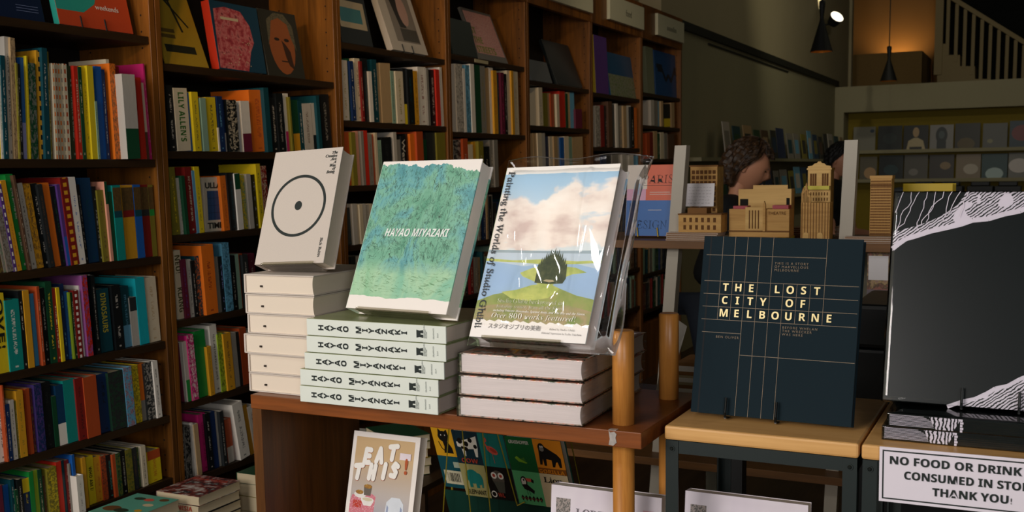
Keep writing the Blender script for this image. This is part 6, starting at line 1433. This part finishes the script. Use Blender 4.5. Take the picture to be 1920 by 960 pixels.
# ================================================================== PEOPLE
SKIN = plain('skin', 'C98F70', .55, var=.06, scale=12); HAIR = patchy('brown_hair', ['1C120A', '33210F', '4E3418'], 60, .55); TEE = plain('black_tshirt', '12161A', .8); JEAN = plain('dark_jeans', '1C2430', .85); HAIR2 = plain('black_hair', '0E0C0A', .6)
def skin_body(name, joints, edges, root, mat, sub_=2):
    me = bpy.data.meshes.new(name); me.from_pydata([j[0] for j in joints], edges, []); o = bpy.data.objects.new(name, me); COL.objects.link(o)
    md = o.modifiers.new('skin', 'SKIN')
    if not me.skin_vertices: return o
    for v, j in zip(me.skin_vertices[0].data, joints): v.radius = (j[1], j[2] if len(j) > 2 else j[1])
    me.skin_vertices[0].data[0].use_root = True
    ss = o.modifiers.new('sub', 'SUBSURF'); ss.levels = sub_; ss.render_levels = sub_
    dg = bpy.context.evaluated_depsgraph_get(); m2 = bpy.data.meshes.new_from_object(o.evaluated_get(dg)); bpy.data.objects.remove(o)
    m2.materials.clear(); m2.materials.append(mat)
    for p in m2.polygons: p.use_smooth = True
    ob = bpy.data.objects.new(name, m2); COL.objects.link(ob); ob.parent = root; return ob
def head_mesh(name, root, M, mat, nu=40, nv=30):
    """face towards local +x, up +z, centre at the middle of the skull; half height .115"""
    m = MB(); G = []
    def g(a, c, s): return math.exp(-((a-c)/s)**2)
    for j in range(nv+1):
        ph = -pi/2+pi*j/nv; row = []
        for i in range(nu):
            th = 2*pi*i/nu; x, y, z = cos(ph)*cos(th), cos(ph)*sin(th), sin(ph)
            X_, Y_, Z_ = x*.096, y*.075, z*.117
            if Z_ < 0: k = 1-.30*(-z)**1.3; Y_ *= k; X_ *= (1-.10*(-z)) if x > 0 else (1-.42*(-z))
            fr = max(0, x)
            if fr > 0:
                X_ += .022*g(y, 0, .17)*g(z, -.14, .16)*fr + .009*g(y, 0, .14)*g(z, .02, .18)*fr   # nose
                X_ -= .009*(g(y, .36, .16)+g(y, -.36, .16))*g(z, .05, .12)                         # eye sockets
                X_ += .006*g(z, .24, .10)*g(y, 0, .5)                                             # brow
                X_ += .006*g(y, 0, .22)*g(z, -.46, .08)-.004*g(y, 0, .3)*g(z, -.53, .04)+.005*g(y, 0, .22)*g(z, -.60, .06)  # lips
                X_ += .014*g(y, 0, .35)*g(z, -.88, .16)                                            # chin
            row.append(Vector((X_, Y_, Z_)))
        G.append(row)
    for j in range(nv):
        for i in range(nu): k = (i+1) % nu; m.face([G[j][i], G[j][k], G[j+1][k], G[j+1][i]], mat)
    for s in (-1, 1):   # ears
        c0 = Vector((-.012, s*.073, -.008))
        m.lathe([(0, -.030), (.010, -.024), (.014, 0), (.013, .018), (.006, .030), (0, .032)], mat, c0, 12)
    o = m.build(name, root, merge=True, smooth=True); o.matrix_local = M; return o
def hair_mesh(name, root, M, mat, seed, length=.0, vol=.022, lowback=-.10):
    m = MB(); rr = random.Random(seed); nu, nv = 64, 34; G = []
    for j in range(nv+1):
        row = []
        for i in range(nu):
            th = 2*pi*i/nu; f = cos(th)
            zlow = -.35+(.78 if f > .45 else .78*max(0, (f+.1)/.55) if f > -.1 else lowback*3)
            zlow = -.85 if f < -.25 else (-.35+ (f+.25)*1.25 if f < .6 else .52)
            t = j/nv; z = zlow+(1-zlow)*t; z = min(z, .999); r = sqrt(max(0, 1-z*z))
            wv = vol*(1+.22*sin(th*9+z*5)+.16*sin(th*23-z*11+2)+.10*rr.uniform(-1, 1))
            lock = 1+.05*sin(th*11+z*6)
            row.append(Vector(((.096+wv)*r*cos(th)*lock-.006, (.075+wv)*r*sin(th)*lock, (.117+wv*.9)*z)))
        G.append(row)
    for j in range(nv):
        for i in range(nu): k = (i+1) % nu; m.face([G[j][i], G[j][k], G[j+1][k], G[j+1][i]], mat)
    o = m.build(name, root, merge=False, smooth=True); o.matrix_local = M; return o
def person(pos, head, yaw, tilt, label, hairm, scale=1.0, hs=1):
    """pos: feet; head: centre of the head, both world"""
    r = empty('person', pos, label, 'person'); H = Vector(head)-Vector(pos)
    fx, fy = cos(yaw), sin(yaw); f = Vector((fx, fy, 0)); s = Vector((-fy, fx, 0)); up = Vector((0, 0, 1))
    neck = H-f*.045*1-up*.115; chest = Vector((0, 0, 0))+f*.06+up*(H.z-.36); chest = neck*.6+Vector((0, 0, .0))+(f*-.01+up*(H.z-.40))*.4; chest.z = H.z-.31
    pel = up*.90*scale-f*.10
    J = [(pel, .13, .11), (pel.lerp(chest, .5), .125, .10), (chest, .15, .11), (neck+up*-.015-f*.050, .080, .070)]
    E = [(0, 1), (1, 2), (2, 3)]
    for sg in (-1, 1):
        sh_ = chest+s*sg*.165+up*.085; el = sh_+s*sg*.05+f*.06-up*.26; i0 = len(J); J += [(sh_, .062), (sh_.lerp(el, .55), .052)]; E += [(2, i0), (i0, i0+1)]
    skin_body('tshirt', J, E, r, TEE)
    J = [(neck-up*.13-f*.03, .055), (neck-up*.03-f*.01, .045), (H-f*.035-up*.04, .042)]; E = [(0, 1), (1, 2)]; skin_body('neck', J, E, r, SKIN)
    for sg in (-1, 1):
        sh_ = chest+s*sg*.165+up*.055; el = sh_+s*sg*.05+f*.06-up*.26; wr = el+f*.22-s*sg*.06-up*.02
        skin_body('arm', [(sh_.lerp(el, .5), .042), (el, .038), (el.lerp(wr, .4), .036), (wr, .024), (wr+f*.04, .030), (wr+f*.075, .026)], [(0, 1), (1, 2), (2, 3), (3, 4), (4, 5)], r, SKIN)
        for k in range(4): b = wr+f*.075+s*(k-1.5)*.018; skin_body('finger', [(b, .009), (b+f*.030-up*.006, .008), (b+f*(.050+.004*(k in (1, 2)))-up*.022, .007)], [(0, 1), (1, 2)], r, SKIN, 1)
        b = wr+f*.035-s*sg*.026; skin_body('thumb', [(b, .010), (b+f*.022-s*sg*.018, .009), (b+f*.045-s*sg*.020-up*.008, .008)], [(0, 1), (1, 2)], r, SKIN, 1)
    J = [(pel+up*.03, .13, .105)]; E = []
    for sg in (-1, 1):
        i0 = len(J); J += [(pel+s*sg*.09-up*.08, .092), (s*sg*.10+up*.48-f*.06, .062), (s*sg*.10+up*.10-f*.09, .045)]; E += [(0, i0), (i0, i0+1), (i0+1, i0+2)]
    skin_body('jeans', J, E, r, JEAN)
    for sg in (-1, 1): skin_body('shoe', [(s*sg*.10+up*.06-f*.10, .045), (s*sg*.10+up*.045, .042), (s*sg*.10+up*.035+f*.12, .036)], [(0, 1), (1, 2)], r, TEE)
    Mh = Matrix.Translation(H) @ Matrix.Rotation(yaw, 4, 'Z') @ Matrix.Rotation(tilt, 4, 'Y') @ Matrix.Scale(hs, 4)
    head_mesh('head', r, Mh, SKIN); hair_mesh('hair', r, Mh, hairm, 3, vol=.024 if hairm is HAIR else .018)
    EY = plain('eye_dark', '1A120C', .4)
    for sg in (-1, 1):
        e = MB().lathe([(0, -.004), (.008, 0), (0, .004)], EY, (.083, sg*.029, .008), 10); o = e.build('eye', r); o.matrix_local = Mh
        b_ = MB().box(.090, .094, sg*.029-.014, sg*.029+.014, .022, .027, hairm); o = b_.build('eyebrow', r); o.matrix_local = Mh
    lp = MB().box(.094, .0985, -.017, .017, -.058, -.052, plain('lips', 'A05A4A', .5)); o = lp.build('lips', r); o.matrix_local = Mh
    return r
hd = CAMO+ray(1403, 312)*5.2
person((hd.x-.10, hd.y-.05, 0), hd, radians(14), radians(24), 'person with wavy brown hair and black t-shirt, head bowed, behind the wooden buildings', HAIR, hs=1.02)
hd = CAMO+ray(1577, 300)*7.4
person((hd.x-.02, hd.y, 0), hd, radians(-10), radians(16), 'person with short black hair and dark top, partly hidden behind the right white post', HAIR2, hs=.95)
